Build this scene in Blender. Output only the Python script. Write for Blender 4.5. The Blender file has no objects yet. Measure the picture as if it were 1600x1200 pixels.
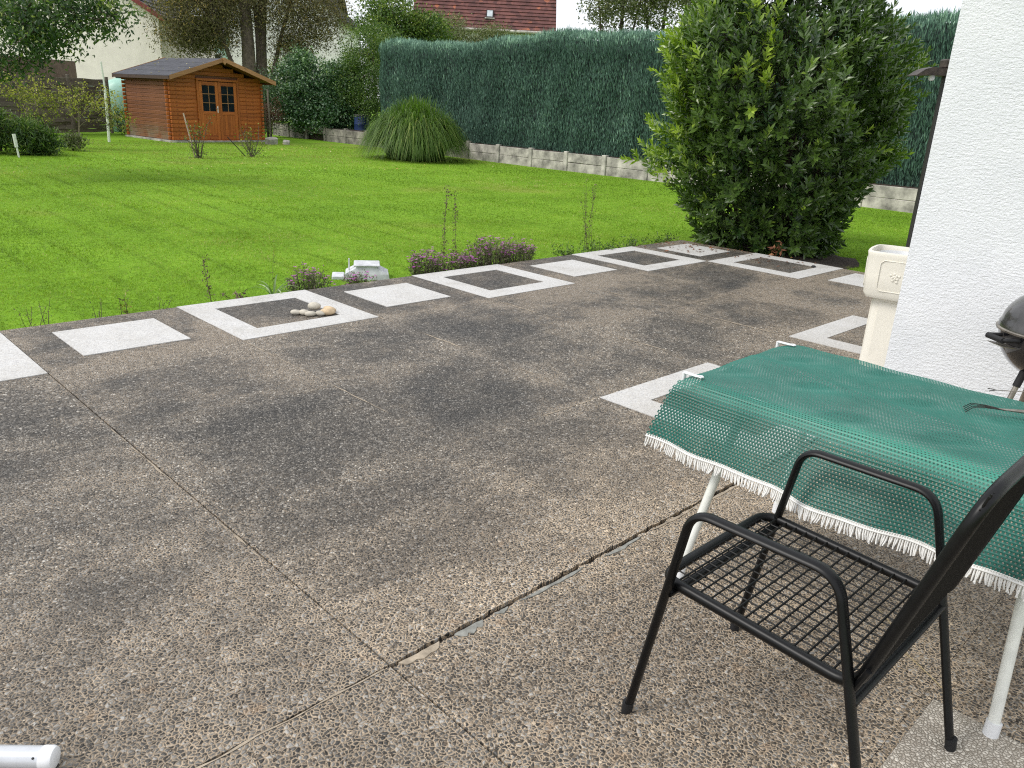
import bpy, math, random
import numpy as np
from mathutils import Matrix, Vector, noise
PI = math.pi
rng = np.random.default_rng(7)
random.seed(7)
sc = bpy.context.scene
C = sc.collection
LZ = -0.12                      # lawn level, patio top is 0

# ---------------------------------------------------------------- camera
cd = bpy.data.cameras.new('camera'); cam = bpy.data.objects.new('camera', cd); C.objects.link(cam)
_F = Vector((0.667763, 0.666446, -0.331006)).normalized()
_R = Vector((0.717178, -0.695033, 0.0484866))
CAMPOS = Vector((-2.4149, -6.2197, 1.6413))
yaw, pitch, roll = 0.7863, 0.3374, 0.0514
_F = Vector((math.sin(yaw)*math.cos(pitch), math.cos(yaw)*math.cos(pitch), -math.sin(pitch)))
_r = Vector((math.cos(yaw), -math.sin(yaw), 0)); _u = _r.cross(_F)
_R = _r*math.cos(roll) + _u*math.sin(roll); _U = -_r*math.sin(roll) + _u*math.cos(roll)
m = Matrix((_R, _U, -_F)).transposed().to_4x4(); m.translation = CAMPOS
cam.matrix_world = m
cd.sensor_width = 36; cd.lens = 1240.6/1600*36; cd.clip_end = 900; cd.clip_start = 0.05
sc.camera = cam

# ---------------------------------------------------------------- world and sun
SUN_EL, SUN_AZ = math.radians(46), math.radians(296)     # azimuth clockwise from +y
w = bpy.data.worlds.new('World'); sc.world = w; w.use_nodes = True
nt = w.node_tree; bg = nt.nodes['Background']
sky = nt.nodes.new('ShaderNodeTexSky'); sky.sky_type = 'NISHITA'; sky.sun_disc = False
sky.sun_elevation = SUN_EL; sky.sun_rotation = SUN_AZ
tc = nt.nodes.new('ShaderNodeTexCoord')
nz = nt.nodes.new('ShaderNodeTexNoise'); nz.inputs['Scale'].default_value = 2.2; nz.inputs['Detail'].default_value = 6
nt.links.new(tc.outputs['Generated'], nz.inputs['Vector'])
rp = nt.nodes.new('ShaderNodeValToRGB'); rp.color_ramp.elements[0].position = .34; rp.color_ramp.elements[1].position = .6
rp.color_ramp.elements[0].color = (.72, .72, .72, 1); rp.color_ramp.elements[1].color = (1, 1, 1, 1)
nt.links.new(nz.outputs['Fac'], rp.inputs['Fac'])
mx = nt.nodes.new('ShaderNodeMixRGB'); mx.inputs['Color2'].default_value = (8.2, 8.4, 8.8, 1)
nt.links.new(rp.outputs['Color'], mx.inputs['Fac']); nt.links.new(sky.outputs['Color'], mx.inputs['Color1'])
nt.links.new(mx.outputs['Color'], bg.inputs['Color']); bg.inputs['Strength'].default_value = 0.10
sd = bpy.data.lights.new('sun', 'SUN'); sd.energy = 1.7; sd.angle = math.radians(22); sd.color = (1, .96, .9)
so = bpy.data.objects.new('sun', sd); C.objects.link(so)
sdir = Vector((math.sin(SUN_AZ)*math.cos(SUN_EL), math.cos(SUN_AZ)*math.cos(SUN_EL), math.sin(SUN_EL)))
so.rotation_euler = sdir.to_track_quat('Z', 'Y').to_euler(); so.location = (-20, 5, 30)
vs = sc.view_settings; vs.view_transform = 'Standard'; vs.look = 'None'; vs.gamma = 1; vs.use_curve_mapping = False
vs.exposure = 0.55
try:
    sc.cycles.max_bounces = 8; sc.cycles.transparent_max_bounces = 12; sc.cycles.use_denoising = False; sc.cycles.filter_width = 1.15; sc.cycles.sample_clamp_indirect = 4; sc.cycles.denoising_input_passes = 'RGB_ALBEDO_NORMAL'; sc.cycles.denoising_prefilter = 'NONE'
except Exception: pass

# ---------------------------------------------------------------- material helpers
def newmat(name):
    M = bpy.data.materials.new(name); M.use_nodes = True
    n = M.node_tree.nodes; b = n['Principled BSDF']
    return M, M.node_tree, b
def N(t, kind, **kw):
    n = t.nodes.new(kind)
    for k, v in kw.items():
        if k in n.inputs: n.inputs[k].default_value = v
        else: setattr(n, k, v)
    return n
def ramp(t, fac, stops):
    r = t.nodes.new('ShaderNodeValToRGB'); e = r.color_ramp.elements
    while len(e) < len(stops): e.new(.5)
    for i, (p, c) in enumerate(stops): e[i].position = p; e[i].color = (c, c, c, 1) if isinstance(c, (int, float)) else (*c, 1)
    t.links.new(fac, r.inputs['Fac']); return r.outputs['Color']
def mixc(t, fac, a, b, mode='MIX'):
    x = t.nodes.new('ShaderNodeMixRGB'); x.blend_type = mode
    for s, v in (('Fac', fac), ('Color1', a), ('Color2', b)):
        if isinstance(v, (int, float)): x.inputs[s].default_value = v if s == 'Fac' else (v, v, v, 1)
        elif isinstance(v, tuple): x.inputs[s].default_value = (*v, 1)
        else: t.links.new(v, x.inputs[s])
    return x.outputs['Color']
def noisef(t, scale, detail=4, rough=.55, vec=None, dist=0):
    n = N(t, 'ShaderNodeTexNoise', Scale=scale, Detail=detail, Roughness=rough, Distortion=dist)
    if vec is not None: t.links.new(vec, n.inputs['Vector'])
    return n.outputs['Fac']
def pos(t, scale=None, rot=None):
    g = t.nodes.new('ShaderNodeNewGeometry'); o = g.outputs['Position']
    if scale or rot:
        mp = t.nodes.new('ShaderNodeMapping'); t.links.new(o, mp.inputs['Vector'])
        if scale: mp.inputs['Scale'].default_value = scale
        if rot: mp.inputs['Rotation'].default_value = rot
        o = mp.outputs['Vector']
    return o
def objco(t, scale=None):
    g = t.nodes.new('ShaderNodeTexCoord'); o = g.outputs['Object']
    if scale:
        mp = t.nodes.new('ShaderNodeMapping'); t.links.new(o, mp.inputs['Vector']); mp.inputs['Scale'].default_value = scale; o = mp.outputs['Vector']
    return o
def bump(t, b, h, strength=.5, dist=.01):
    x = t.nodes.new('ShaderNodeBump'); x.inputs['Strength'].default_value = strength; x.inputs['Distance'].default_value = dist
    t.links.new(h, x.inputs['Height']); t.links.new(x.outputs['Normal'], b.inputs['Normal'])
def setc(t, b, c):
    if isinstance(c, tuple): b.inputs['Base Color'].default_value = (*c, 1)
    else: t.links.new(c, b.inputs['Base Color'])
def simple(name, c, rough=.5, metal=0, var=.15, scale=8, bs=0, bd=.002, bscale=60, spec=.5, coat=0):
    M, t, b = newmat(name)
    p = pos(t)
    n = noisef(t, scale, 5, .6, p)
    d = tuple(max(0, x*(1-var*1.6)) for x in c); l = tuple(min(1, x*(1+var)) for x in c)
    setc(t, b, ramp(t, n, [(.3, d), (.7, l)]))
    b.inputs['Roughness'].default_value = rough; b.inputs['Metallic'].default_value = metal
    b.inputs['Specular IOR Level'].default_value = spec; b.inputs['Coat Weight'].default_value = coat
    if bs: bump(t, b, noisef(t, bscale, 4, .6, p), bs, bd)
    return M
def leafmat(name, dark, light, rough=.5, trans=.3, bright=None, spec=.4, tcol=None):
    M, t, b = newmat(name)
    a = N(t, 'ShaderNodeAttribute', attribute_name='tint')
    st = [(0, dark), (.75, light)] + ([(1, bright)] if bright else [])
    c = ramp(t, a.outputs['Fac'], st)
    c = mixc(t, noisef(t, 1.3, 3, .5, pos(t)), c, tuple(x*.62 for x in light), 'MIX') if False else c
    setc(t, b, c); b.inputs['Roughness'].default_value = rough; b.inputs['Specular IOR Level'].default_value = spec
    tr = t.nodes.new('ShaderNodeBsdfTranslucent')
    cc = mixc(t, 1.0, c, tcol or (1.0, 1.25, .45), 'MULTIPLY')
    t.links.new(cc, tr.inputs['Color'])
    ms = t.nodes.new('ShaderNodeMixShader'); ms.inputs[0].default_value = trans
    out = t.nodes['Material Output']
    t.links.new(b.outputs[0], ms.inputs[1]); t.links.new(tr.outputs[0], ms.inputs[2]); t.links.new(ms.outputs[0], out.inputs['Surface'])
    return M

# ---------------------------------------------------------------- object helpers
def tag(o, label=None, cat=None, group=None, kind=None):
    if label: o['label'] = label
    if cat: o['category'] = cat
    if group: o['group'] = group
    if kind: o['kind'] = kind
    return o
def link(name, me, parent=None, mat=None, kind=None, loc=None):
    o = bpy.data.objects.new(name, me); C.objects.link(o)
    if mat is not None and me is not None and not me.materials: me.materials.append(mat)
    if parent is not None: o.parent = parent
    if kind: o['kind'] = kind
    if loc is not None: o.location = loc
    return o
def empty(name, loc=(0, 0, 0), rz=0, label=None, cat=None, group=None):
    o = bpy.data.objects.new(name, None); C.objects.link(o); o.location = loc; o.rotation_euler = (0, 0, rz)
    o.empty_display_size = .1
    return tag(o, label, cat, group)
def npmesh(name, V, F, tint=None, smooth=False):
    V = np.ascontiguousarray(V, dtype=np.float32); F = np.ascontiguousarray(F, dtype=np.int32)
    me = bpy.data.meshes.new(name); k = F.shape[1]; nf = len(F)
    me.vertices.add(len(V)); me.vertices.foreach_set('co', V.ravel())
    me.loops.add(nf*k); me.loops.foreach_set('vertex_index', F.ravel())
    me.polygons.add(nf); me.polygons.foreach_set('loop_start', np.arange(0, nf*k, k, dtype=np.int32))
    me.polygons.foreach_set('loop_total', np.full(nf, k, dtype=np.int32))
    if smooth: me.polygons.foreach_set('use_smooth', np.ones(nf, dtype=bool))
    if tint is not None:
        a = me.attributes.new('tint', 'FLOAT', 'POINT'); a.data.foreach_set('value', np.ascontiguousarray(tint, dtype=np.float32))
    me.update(calc_edges=True); return me
class MB:
    def __init__(s): s.v = []; s.f = []
    def add(s, V, F):
        b = len(s.v); s.v += [tuple(x) for x in V]; s.f += [tuple(i+b for i in f) for f in F]; return s
    def box(s, x0, x1, y0, y1, z0, z1, M=None):
        V = [(x, y, z) for z in (z0, z1) for y in (y0, y1) for x in (x0, x1)]
        if M is not None: V = [M @ Vector(v) for v in V]
        return s.add(V, [(0, 2, 3, 1), (4, 5, 7, 6), (0, 1, 5, 4), (1, 3, 7, 5), (3, 2, 6, 7), (2, 0, 4, 6)])
    def cbox(s, x0, x1, y0, y1, z0, z1, c=.004, M=None):      # box with chamfered edges
        V = []; F = []
        X = (x0, x1); Y = (y0, y1); Z = (z0, z1)
        c = min(c, (x1-x0)*.45, (y1-y0)*.45, (z1-z0)*.45)
        idx = {}
        for k in range(2):
            for j in range(2):
                for i in range(2):
                    sx, sy, sz = (1 if i else -1), (1 if j else -1), (1 if k else -1)
                    for ax in range(3):
                        p = [X[i]-sx*c, Y[j]-sy*c, Z[k]-sz*c]; p[ax] += [sx, sy, sz][ax]*c
                        idx[(i, j, k, ax)] = len(V); V.append(tuple(p))
        for ax in range(3):
            o = [a for a in range(3) if a != ax]
            for sgn in range(2):
                def key(a, b):
                    q = [0, 0, 0]; q[ax] = sgn; q[o[0]] = a; q[o[1]] = b; return (*q, ax)
                f = [idx[key(0, 0)], idx[key(1, 0)], idx[key(1, 1)], idx[key(0, 1)]]
                F.append(tuple(f))
        for ax in range(3):                                   # edges along ax
            o = [a for a in range(3) if a != ax]
            for a in range(2):
                for b in range(2):
                    def kk(t, face):
                        q = [0, 0, 0]; q[ax] = t; q[o[0]] = a; q[o[1]] = b; return (*q, face)
                    F.append((idx[kk(0, o[0])], idx[kk(1, o[0])], idx[kk(1, o[1])], idx[kk(0, o[1])]))
        for i in range(2):
            for j in range(2):
                for k in range(2): F.append((idx[(i, j, k, 0)], idx[(i, j, k, 1)], idx[(i, j, k, 2)]))
        if M is not None: V = [M @ Vector(v) for v in V]
        return s.add(V, F)
    def tube(s, pts, r, n=8, closed=False, caps=True, flat=None, up=None):
        P = [Vector(p) for p in pts]; m_ = len(P)
        rr = r if isinstance(r, (list, tuple)) else [r]*m_
        T = []
        for i in range(m_):
            if closed: t = P[(i+1) % m_]-P[i-1]
            else: t = P[min(i+1, m_-1)]-P[max(i-1, 0)]
            T.append(t.normalized() if t.length > 1e-9 else Vector((0, 0, 1)))
        if up is None: u = Vector((0, 0, 1)) if abs(T[0].z) < .9 else Vector((1, 0, 0))
        else: u = Vector(up)
        V = []; a = T[0].cross(u).normalized()
        for i in range(m_):
            if up is not None: a = (Vector(up)-T[i]*Vector(up).dot(T[i])).normalized()
            else: a = (a-T[i]*a.dot(T[i])).normalized()
            b = T[i].cross(a)
            ra, rb = (rr[i], rr[i]) if flat is None else (rr[i], rr[i]*flat)
            for k in range(n):
                g = 2*PI*k/n; V.append(P[i]+a*(math.cos(g)*ra)+b*(math.sin(g)*rb))
        F = []
        for i in range(m_ if closed else m_-1):
            j = (i+1) % m_
            for k in range(n): F.append((i*n+k, i*n+(k+1) % n, j*n+(k+1) % n, j*n+k))
        if caps and not closed:
            F.append(tuple(range(n))[::-1]); F.append(tuple((m_-1)*n+k for k in range(n)))
        return s.add(V, F)
    def lathe(s, prof, n=32, c=(0, 0, 0), M=None, sq=None):
        V = []; F = []
        for r, z in prof:
            for k in range(n):
                a = 2*PI*k/n; x, y = math.cos(a), math.sin(a); q = 1
                if sq: q = 1/((abs(x)**sq+abs(y)**sq)**(1/sq))
                V.append(Vector((c[0]+r*x*q, c[1]+r*y*q, c[2]+z)))
        for i in range(len(prof)-1):
            for k in range(n): F.append((i*n+k, i*n+(k+1) % n, (i+1)*n+(k+1) % n, (i+1)*n+k))
        if M is not None: V = [M @ v for v in V]
        return s.add(V, F)
    def prism(s, poly, z0, z1, M=None):
        n = len(poly); V = [(x, y, z0) for x, y in poly]+[(x, y, z1) for x, y in poly]
        if M is not None: V = [M @ Vector(v) for v in V]
        F = [tuple(range(n))[::-1], tuple(range(n, 2*n))]+[(i, (i+1) % n, n+(i+1) % n, n+i) for i in range(n)]
        return s.add(V, F)
    def mesh(s, name, smooth=False, fix=True):
        me = bpy.data.meshes.new(name); me.from_pydata(s.v, [], s.f); me.update()
        if fix:
            import bmesh
            b = bmesh.new(); b.from_mesh(me); bmesh.ops.recalc_face_normals(b, faces=b.faces); b.to_mesh(me); b.free()
        if smooth:
            me.polygons.foreach_set('use_smooth', [True]*len(me.polygons))
            try: me.set_sharp_from_angle(angle=math.radians(38))
            except Exception: pass
        return me
    def build(s, name, mat, parent=None, smooth=False, kind=None):
        return link(name, s.mesh(name, smooth), parent, mat, kind)
def bend(p0, p1, p2, r, n=6):                                  # rounded corner at p1
    p0, p1, p2 = Vector(p0), Vector(p1), Vector(p2)
    a = p1+(p0-p1).normalized()*r; b = p1+(p2-p1).normalized()*r
    return [tuple(a*(1-t)**2+p1*2*t*(1-t)+b*t*t) for t in [i/n for i in range(n+1)]]
def roundpath(pts, r, n=6, closed=False):
    out = []; k = len(pts)
    if not closed: out.append(pts[0])
    for i in range(k) if closed else range(1, k-1): out += bend(pts[i-1], pts[i], pts[(i+1) % k], r, n)
    if not closed: out.append(pts[-1])
    return out
def unit(A): return A/np.maximum(np.linalg.norm(A, axis=-1, keepdims=True), 1e-9)
def leafV(P, D, Nn, L, W, fold=.2, droop=.1, four=True):
    P = np.asarray(P, float); D = unit(D); S = unit(np.cross(D, Nn)); U = np.cross(S, D)
    L = np.broadcast_to(L, len(P))[:, None]; W = np.broadcast_to(W, len(P))[:, None]; n = len(P)
    if four:
        mid = P+D*L*.5; V = np.stack([P, mid-S*W/2+U*W*fold, mid, mid+S*W/2+U*W*fold, P+D*L-U*L*droop], 1)
        f = np.array([[0, 2, 1], [2, 4, 1], [0, 3, 2], [2, 3, 4]])
    else:
        mid = P+D*L*.45; V = np.stack([P, mid-S*W/2+U*W*fold, P+D*L-U*L*droop, mid+S*W/2+U*W*fold], 1)
        f = np.array([[0, 2, 1], [0, 3, 2]])
    k = V.shape[1]
    F = (f[None]+(np.arange(n)*k)[:, None, None]).reshape(-1, 3)
    return V.reshape(-1, 3), F, k
def rdir(n, up=0.0):
    v = rng.normal(size=(n, 3)); v[:, 2] += up; return unit(v)
def pnoise(P, s, seed=0):                                       # cheap smooth value noise
    Q = np.asarray(P)*s+seed*17.3
    return (np.sin(Q[:, 0]*1.7+np.sin(Q[:, 1]*1.3+seed))+np.sin(Q[:, 1]*2.1+np.sin(Q[:, 2]*1.9+1.3*seed))+np.sin(Q[:, 2]*1.6+np.sin(Q[:, 0]*2.3+.7*seed)))/3

# ================================================================ MATERIALS
def grime_field(t, p):
    g1 = noisef(t, .50, 6, .66, pos(t, scale=(.8, 1.25, 1), rot=(0, 0, .5)), .7)
    g2 = noisef(t, 3.1, 6, .7, p); g3 = noisef(t, 17, 4, .7, p)
    sx = t.nodes.new('ShaderNodeSeparateXYZ'); t.links.new(p, sx.inputs[0])
    def near_joint(axis, off, half):
        a = N(t, 'ShaderNodeMath', operation='ADD'); a.inputs[1].default_value = off; t.links.new(sx.outputs[axis], a.inputs[0])
        q = N(t, 'ShaderNodeMath', operation='PINGPONG'); q.inputs[1].default_value = half; t.links.new(a.outputs[0], q.inputs[0])
        return ramp(t, q.outputs[0], [(0, 1), (.10, .55), (.30, 0)])
    jn = mixc(t, 1.0, near_joint('X', 1.225, .584), near_joint('Y', 4.565, .572), 'LIGHTEN')
    base = mixc(t, .34, g1, g2); base = mixc(t, .16, base, g3)
    base = mixc(t, .055, base, jn, 'ADD')
    return ramp(t, base, [(.42, 0), (.50, .36), (.58, 1)])
def aggregate(name, tan_bias=0.0, pale=False):
    M, t, b = newmat(name); p = pos(t)
    wv = N(t, 'ShaderNodeTexNoise', Scale=45.0, Detail=2.0); t.links.new(p, wv.inputs['Vector'])
    pv = N(t, 'ShaderNodeVectorMath', operation='MULTIPLY_ADD'); t.links.new(wv.outputs['Color'], pv.inputs[0])
    pv.inputs[1].default_value = (.016, .016, 0); t.links.new(p, pv.inputs[2])
    sc_ = 78.0 if not pale else 120.0
    ve = N(t, 'ShaderNodeTexVoronoi', feature='DISTANCE_TO_EDGE', voronoi_dimensions='2D', Scale=sc_); t.links.new(pv.outputs[0], ve.inputs['Vector'])
    vc = N(t, 'ShaderNodeTexVoronoi', feature='F1', voronoi_dimensions='2D', Scale=sc_); t.links.new(pv.outputs[0], vc.inputs['Vector'])
    sep = t.nodes.new('ShaderNodeSeparateColor'); t.links.new(vc.outputs['Color'], sep.inputs['Color'])
    if pale:
        peb = ramp(t, sep.outputs[0], [(0, (.36, .36, .37)), (.35, (.54, .54, .54)), (.75, (.68, .68, .67)), (1, (.44, .41, .37))])
        mtx = (.56, .55, .53)
    else:
        peb = ramp(t, sep.outputs[0], [(0, (.036, .034, .031)), (.3, (.088, .083, .075)), (.62, (.168, .158, .142)), (.86, (.29, .272, .245)), (1, (.50, .48, .44))])
        mtx = (.70, .55, .385)
    edge = ramp(t, ve.outputs['Distance'], [(.09, 1), (.20, 0)])
    # exposure of the matrix: more in the tan zone near the house, less where grime and painted gap shade darken it
    sx = t.nodes.new('ShaderNodeSeparateXYZ'); t.links.new(p, sx.inputs[0])
    near = N(t, 'ShaderNodeMapRange', interpolation_type='SMOOTHSTEP'); near.inputs['From Min'].default_value = -3.0; near.inputs['From Max'].default_value = -5.0
    t.links.new(sx.outputs['Y'], near.inputs['Value'])
    far = N(t, 'ShaderNodeMapRange', interpolation_type='SMOOTHSTEP'); far.inputs['From Min'].default_value = -.2; far.inputs['From Max'].default_value = 2.2
    t.links.new(sx.outputs['X'], far.inputs['Value'])
    if pale:
        c = mixc(t, edge, peb, mtx)
        gr = ramp(t, noisef(t, 2.2, 6, .7, p), [(.35, 1), (.58, (.90, .89, .87)), (.75, (.66, .64, .60))])
        c = mixc(t, 1.0, c, gr, 'MULTIPLY')
        c = mixc(t, ramp(t, noisef(t, 60, 2, .5, p), [(.62, 0), (.72, .35)]), c, (.28, .27, .26))
        c = mixc(t, mixc(t, .62, (0, 0, 0), near.outputs[0]), c, (.42, .38, .33))
    else:
        gr = grime_field(t, p)
        keep = mixc(t, near.outputs[0], mixc(t, 1.0, gr, (.66, .67, .69), 'MULTIPLY'), mixc(t, .62, gr, (1, 1, 1)))     # cleaner near the house
        mt = mixc(t, keep, (.078, .074, .068), mtx)
        c = mixc(t, edge, peb, mt)
        dk = mixc(t, keep, (.56, .555, .55), (1.0, 1.0, 1.0))
        c = mixc(t, 1.0, c, dk, 'MULTIPLY')
        oi = t.nodes.new('ShaderNodeObjectInfo')
        c = mixc(t, 1.0, c, ramp(t, oi.outputs['Random'], [(0, .90), (1, 1.0)]), 'MULTIPLY')
        spk = ramp(t, sep.outputs[1], [(.990, 0), (.995, .6)])
        c = mixc(t, mixc(t, .8, (0, 0, 0), spk), c, (.46, .44, .41))
        lich = mixc(t, 1.0, ramp(t, noisef(t, 30, 4, .7, p), [(.56, 0), (.62, 1)]), ramp(t, noisef(t, .7, 3, .5, pos(t, scale=(1, 1, 1), rot=(.3, 0, 1))), [(.54, 0), (.66, .45)]), 'MULTIPLY')
        lich = mixc(t, 1.0, lich, far.outputs[0], 'MULTIPLY'); inv = t.nodes.new('ShaderNodeInvert'); t.links.new(near.outputs[0], inv.inputs['Color']); lich = mixc(t, 1.0, lich, inv.outputs[0], 'MULTIPLY')
        c = mixc(t, lich, c, (.45, .44, .42))
        rust = mixc(t, 1.0, ramp(t, noisef(t, 9, 3, .6, p), [(.62, 0), (.72, .5)]), near.outputs[0], 'MULTIPLY')
        c = mixc(t, rust, c, (.42, .27, .15))
    setc(t, b, c)
    h = ramp(t, ve.outputs['Distance'], [(0, 0), (.12, .35), (.42, 1)])
    h2 = mixc(t, .45, h, sep.outputs[2], 'MIX')
    bump(t, b, h2, 1.0 if not pale else .4, .009 if not pale else .0025)
    b.inputs['Roughness'].default_value = .55 if not pale else .8; b.inputs['Specular IOR Level'].default_value = .4
    return M
m_agg = aggregate('exposed_aggregate'); m_pale = aggregate('pale_aggregate', pale=True)
def pebmat():
    M, t, b = newmat('pebble_stone'); p = pos(t)
    a = N(t, 'ShaderNodeAttribute', attribute_name='tint')
    c = ramp(t, a.outputs['Fac'], [(0, (.036, .033, .029)), (.35, (.092, .085, .075)), (.7, (.185, .170, .148)), (.94, (.31, .285, .25)), (1, (.50, .475, .43))])
    gr = grime_field(t, p)
    c = mixc(t, 1.0, c, mixc(t, gr, (.58, .575, .57), (1.22, 1.2, 1.15)), 'MULTIPLY')
    sx = t.nodes.new('ShaderNodeSeparateXYZ'); t.links.new(p, sx.inputs[0])
    nr = N(t, 'ShaderNodeMapRange', interpolation_type='SMOOTHSTEP'); nr.inputs['From Min'].default_value = -3.2; nr.inputs['From Max'].default_value = -4.9; t.links.new(sx.outputs['Y'], nr.inputs['Value'])
    c = mixc(t, 1.0, c, mixc(t, nr.outputs[0], (1, 1, 1), (1.30, 1.12, .92)), 'MULTIPLY')
    setc(t, b, c); b.inputs['Roughness'].default_value = .5; b.inputs['Specular IOR Level'].default_value = .4
    return M
m_peb = pebmat()
m_mortar = simple('mortar', (.36, .30, .225), .9, var=.25, scale=25, bs=.6, bd=.003, bscale=120)
m_greymortar = simple('grey_mortar', (.25, .25, .225), .9, var=.25, scale=30, bs=.4, bd=.002, bscale=90)
m_soil = simple('soil', (.045, .032, .022), .95, var=.4, scale=20, bs=.8, bd=.02, bscale=40)
m_whiteplastic = simple('white_plastic', (.78, .79, .80), .45, var=.06)
m_whitepaint = simple('white_enamel', (.74, .75, .70), .35, var=.07, scale=20, coat=.2)
m_black = simple('black_lacquer', (.004, .004, .0045), .38, var=.3, scale=30, spec=.28, coat=.0)
m_wire = simple('black_wire', (.005, .005, .005), .5, spec=.25, var=.2)
m_rubber = simple('black_rubber', (.008, .008, .009), .7)
m_stone = simple('river_stone_grey', (.52, .48, .40), .75, var=.2, scale=18, bs=.2)
m_stone2 = simple('river_stone_tan', (.58, .44, .28), .75, var=.2, scale=18, bs=.2)
m_concrete = simple('concrete_cast', (.43, .40, .36), .9, var=.42, scale=3.5, bs=.35, bd=.006, bscale=30)
m_concrete_old = simple('concrete_weathered', (.25, .23, .20), .92, var=.45, scale=3, bs=.5, bd=.008, bscale=30)
m_bark = simple('bark', (.075, .058, .045), .9, var=.4, scale=9, bs=.8, bd=.02, bscale=30)
m_twig = simple('twig', (.10, .075, .055), .85, var=.3, scale=30)
m_glassdark = simple('window_glass', (.01, .013, .02), .12, var=.4, scale=3, spec=.6)
m_gold = simple('brass_brown', (.060, .045, .036), .5, metal=.2, var=.4, scale=30)
def wood(name, c, c2, axis=0, rough=.6):
    M, t, b = newmat(name); o = objco(t)
    s_ = [40, 40, 40]; s_[axis] = 1.6
    v = objco(t, tuple(s_)); g = noisef(t, 1.0, 5, .6, v, .4)
    oi = t.nodes.new('ShaderNodeObjectInfo')
    col = ramp(t, g, [(.3, c), (.7, c2)])
    kn = ramp(t, noisef(t, 5.5, 2, .5, o), [(.68, 0), (.74, .6)])
    col = mixc(t, kn, col, tuple(x*.35 for x in c))
    col = mixc(t, 1.0, col, ramp(t, oi.outputs['Random'], [(0, (.74, .72, .70)), (1, (1.0, 1.0, 1.0))]), 'MULTIPLY')
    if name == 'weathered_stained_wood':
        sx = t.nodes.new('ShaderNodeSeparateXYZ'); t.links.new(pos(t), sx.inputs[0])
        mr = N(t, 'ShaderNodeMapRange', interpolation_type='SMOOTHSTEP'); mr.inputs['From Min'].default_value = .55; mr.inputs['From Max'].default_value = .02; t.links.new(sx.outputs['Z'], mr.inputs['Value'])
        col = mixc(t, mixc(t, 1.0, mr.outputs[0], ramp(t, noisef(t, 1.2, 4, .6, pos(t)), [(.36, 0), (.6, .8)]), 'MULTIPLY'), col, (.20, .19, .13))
    setc(t, b, col); b.inputs['Roughness'].default_value = rough
    bump(t, b, g, .3, .004); return M
m_wood_front = wood('orange_stained_wood', (.30, .075, .012), (.58, .165, .026))  # front stain, upright boards too, tinted brighter because the sun misses this side
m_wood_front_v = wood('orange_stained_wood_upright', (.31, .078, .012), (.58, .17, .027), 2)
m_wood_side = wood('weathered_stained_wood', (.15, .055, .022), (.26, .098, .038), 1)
m_wood_trim = wood('tan_trim_wood', (.30, .145, .055), (.48, .25, .11))
m_wood_fence = wood('grey_fence_wood', (.075, .060, .045), (.16, .135, .105))
m_felt = simple('roofing_felt', (.055, .057, .068), .85, var=.25, scale=4, bs=.4, bd=.003, bscale=120)

# ================================================================ GROUND
M, t, b = newmat('lawn_ground'); p = pos(t)
# mowing stripes run down the garden
STR = math.radians(0)
def stripes(t, p):
    mp = t.nodes.new('ShaderNodeMapping'); mp.vector_type = 'POINT'; t.links.new(p, mp.inputs['Vector']); mp.inputs['Rotation'].default_value = (0, 0, math.radians(3))
    wv = N(t, 'ShaderNodeTexWave', wave_type='BANDS', bands_direction='X', Scale=.56, Distortion=1.6, Detail=2.0)
    wv.inputs['Detail Scale'].default_value = .35
    t.links.new(mp.outputs[0], wv.inputs['Vector'])
    sx = t.nodes.new('ShaderNodeSeparateXYZ'); t.links.new(p, sx.inputs[0])
    mr = N(t, 'ShaderNodeMapRange', interpolation_type='SMOOTHSTEP'); mr.inputs['From Min'].default_value = 8.5; mr.inputs['From Max'].default_value = 3.0; t.links.new(sx.outputs['X'], mr.inputs['Value'])
    brk = ramp(t, noisef(t, .5, 3, .6, p), [(.36, 0), (.56, 1)])
    fac = mixc(t, 1.0, mr.outputs[0], brk, 'MULTIPLY')
    band = ramp(t, wv.outputs['Fac'], [(0, .80), (.06, .93), (.15, 1.0), (.8, 1.04)])
    return mixc(t, fac, (1, 1, 1), band)
def drypatch(t):
    p = pos(t); sx = t.nodes.new('ShaderNodeSeparateXYZ'); t.links.new(p, sx.inputs[0])
    mr = N(t, 'ShaderNodeMapRange', interpolation_type='SMOOTHSTEP'); mr.inputs['From Min'].default_value = 12.2; mr.inputs['From Max'].default_value = 14.6; t.links.new(sx.outputs['Y'], mr.inputs['Value'])
    m2 = N(t, 'ShaderNodeMapRange', interpolation_type='SMOOTHSTEP'); m2.inputs['From Min'].default_value = 4.0; m2.inputs['From Max'].default_value = 7.0; t.links.new(sx.outputs['X'], m2.inputs['Value'])
    x_ = mixc(t, 1.0, mr.outputs[0], m2.outputs[0], 'MULTIPLY')
    return mixc(t, 1.0, x_, ramp(t, noisef(t, .6, 5, .65, p), [(.42, .08), (.68, .8)]), 'MULTIPLY')
n1 = noisef(t, .45, 5, .6, p); n2 = noisef(t, 9, 5, .65, p)
c = ramp(t, mixc(t, .55, n1, n2), [(.36, (.095, .19, .013)), (.50, (.155, .30, .02)), (.64, (.21, .36, .03))])
c = mixc(t, 1.0, c, stripes(t, p), 'MULTIPLY')
c = mixc(t, ramp(t, noisef(t, .22, 4, .6, p), [(.58, 0), (.68, .45)]), c, (.24, .20, .07))
setc(t, b, c); b.inputs['Roughness'].default_value = .9; b.inputs['Specular IOR Level'].default_value = .1
bump(t, b, noisef(t, 35, 4, .7, p), .7, .03)
m_lawn = M
def ground_h(x, y):
    return LZ+.025*math.sin(x*.5+1)*math.sin(y*.4)
xs = np.concatenate([np.linspace(-400, -12, 12), np.arange(-10, 34, .5), np.linspace(36, 400, 12)])
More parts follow.
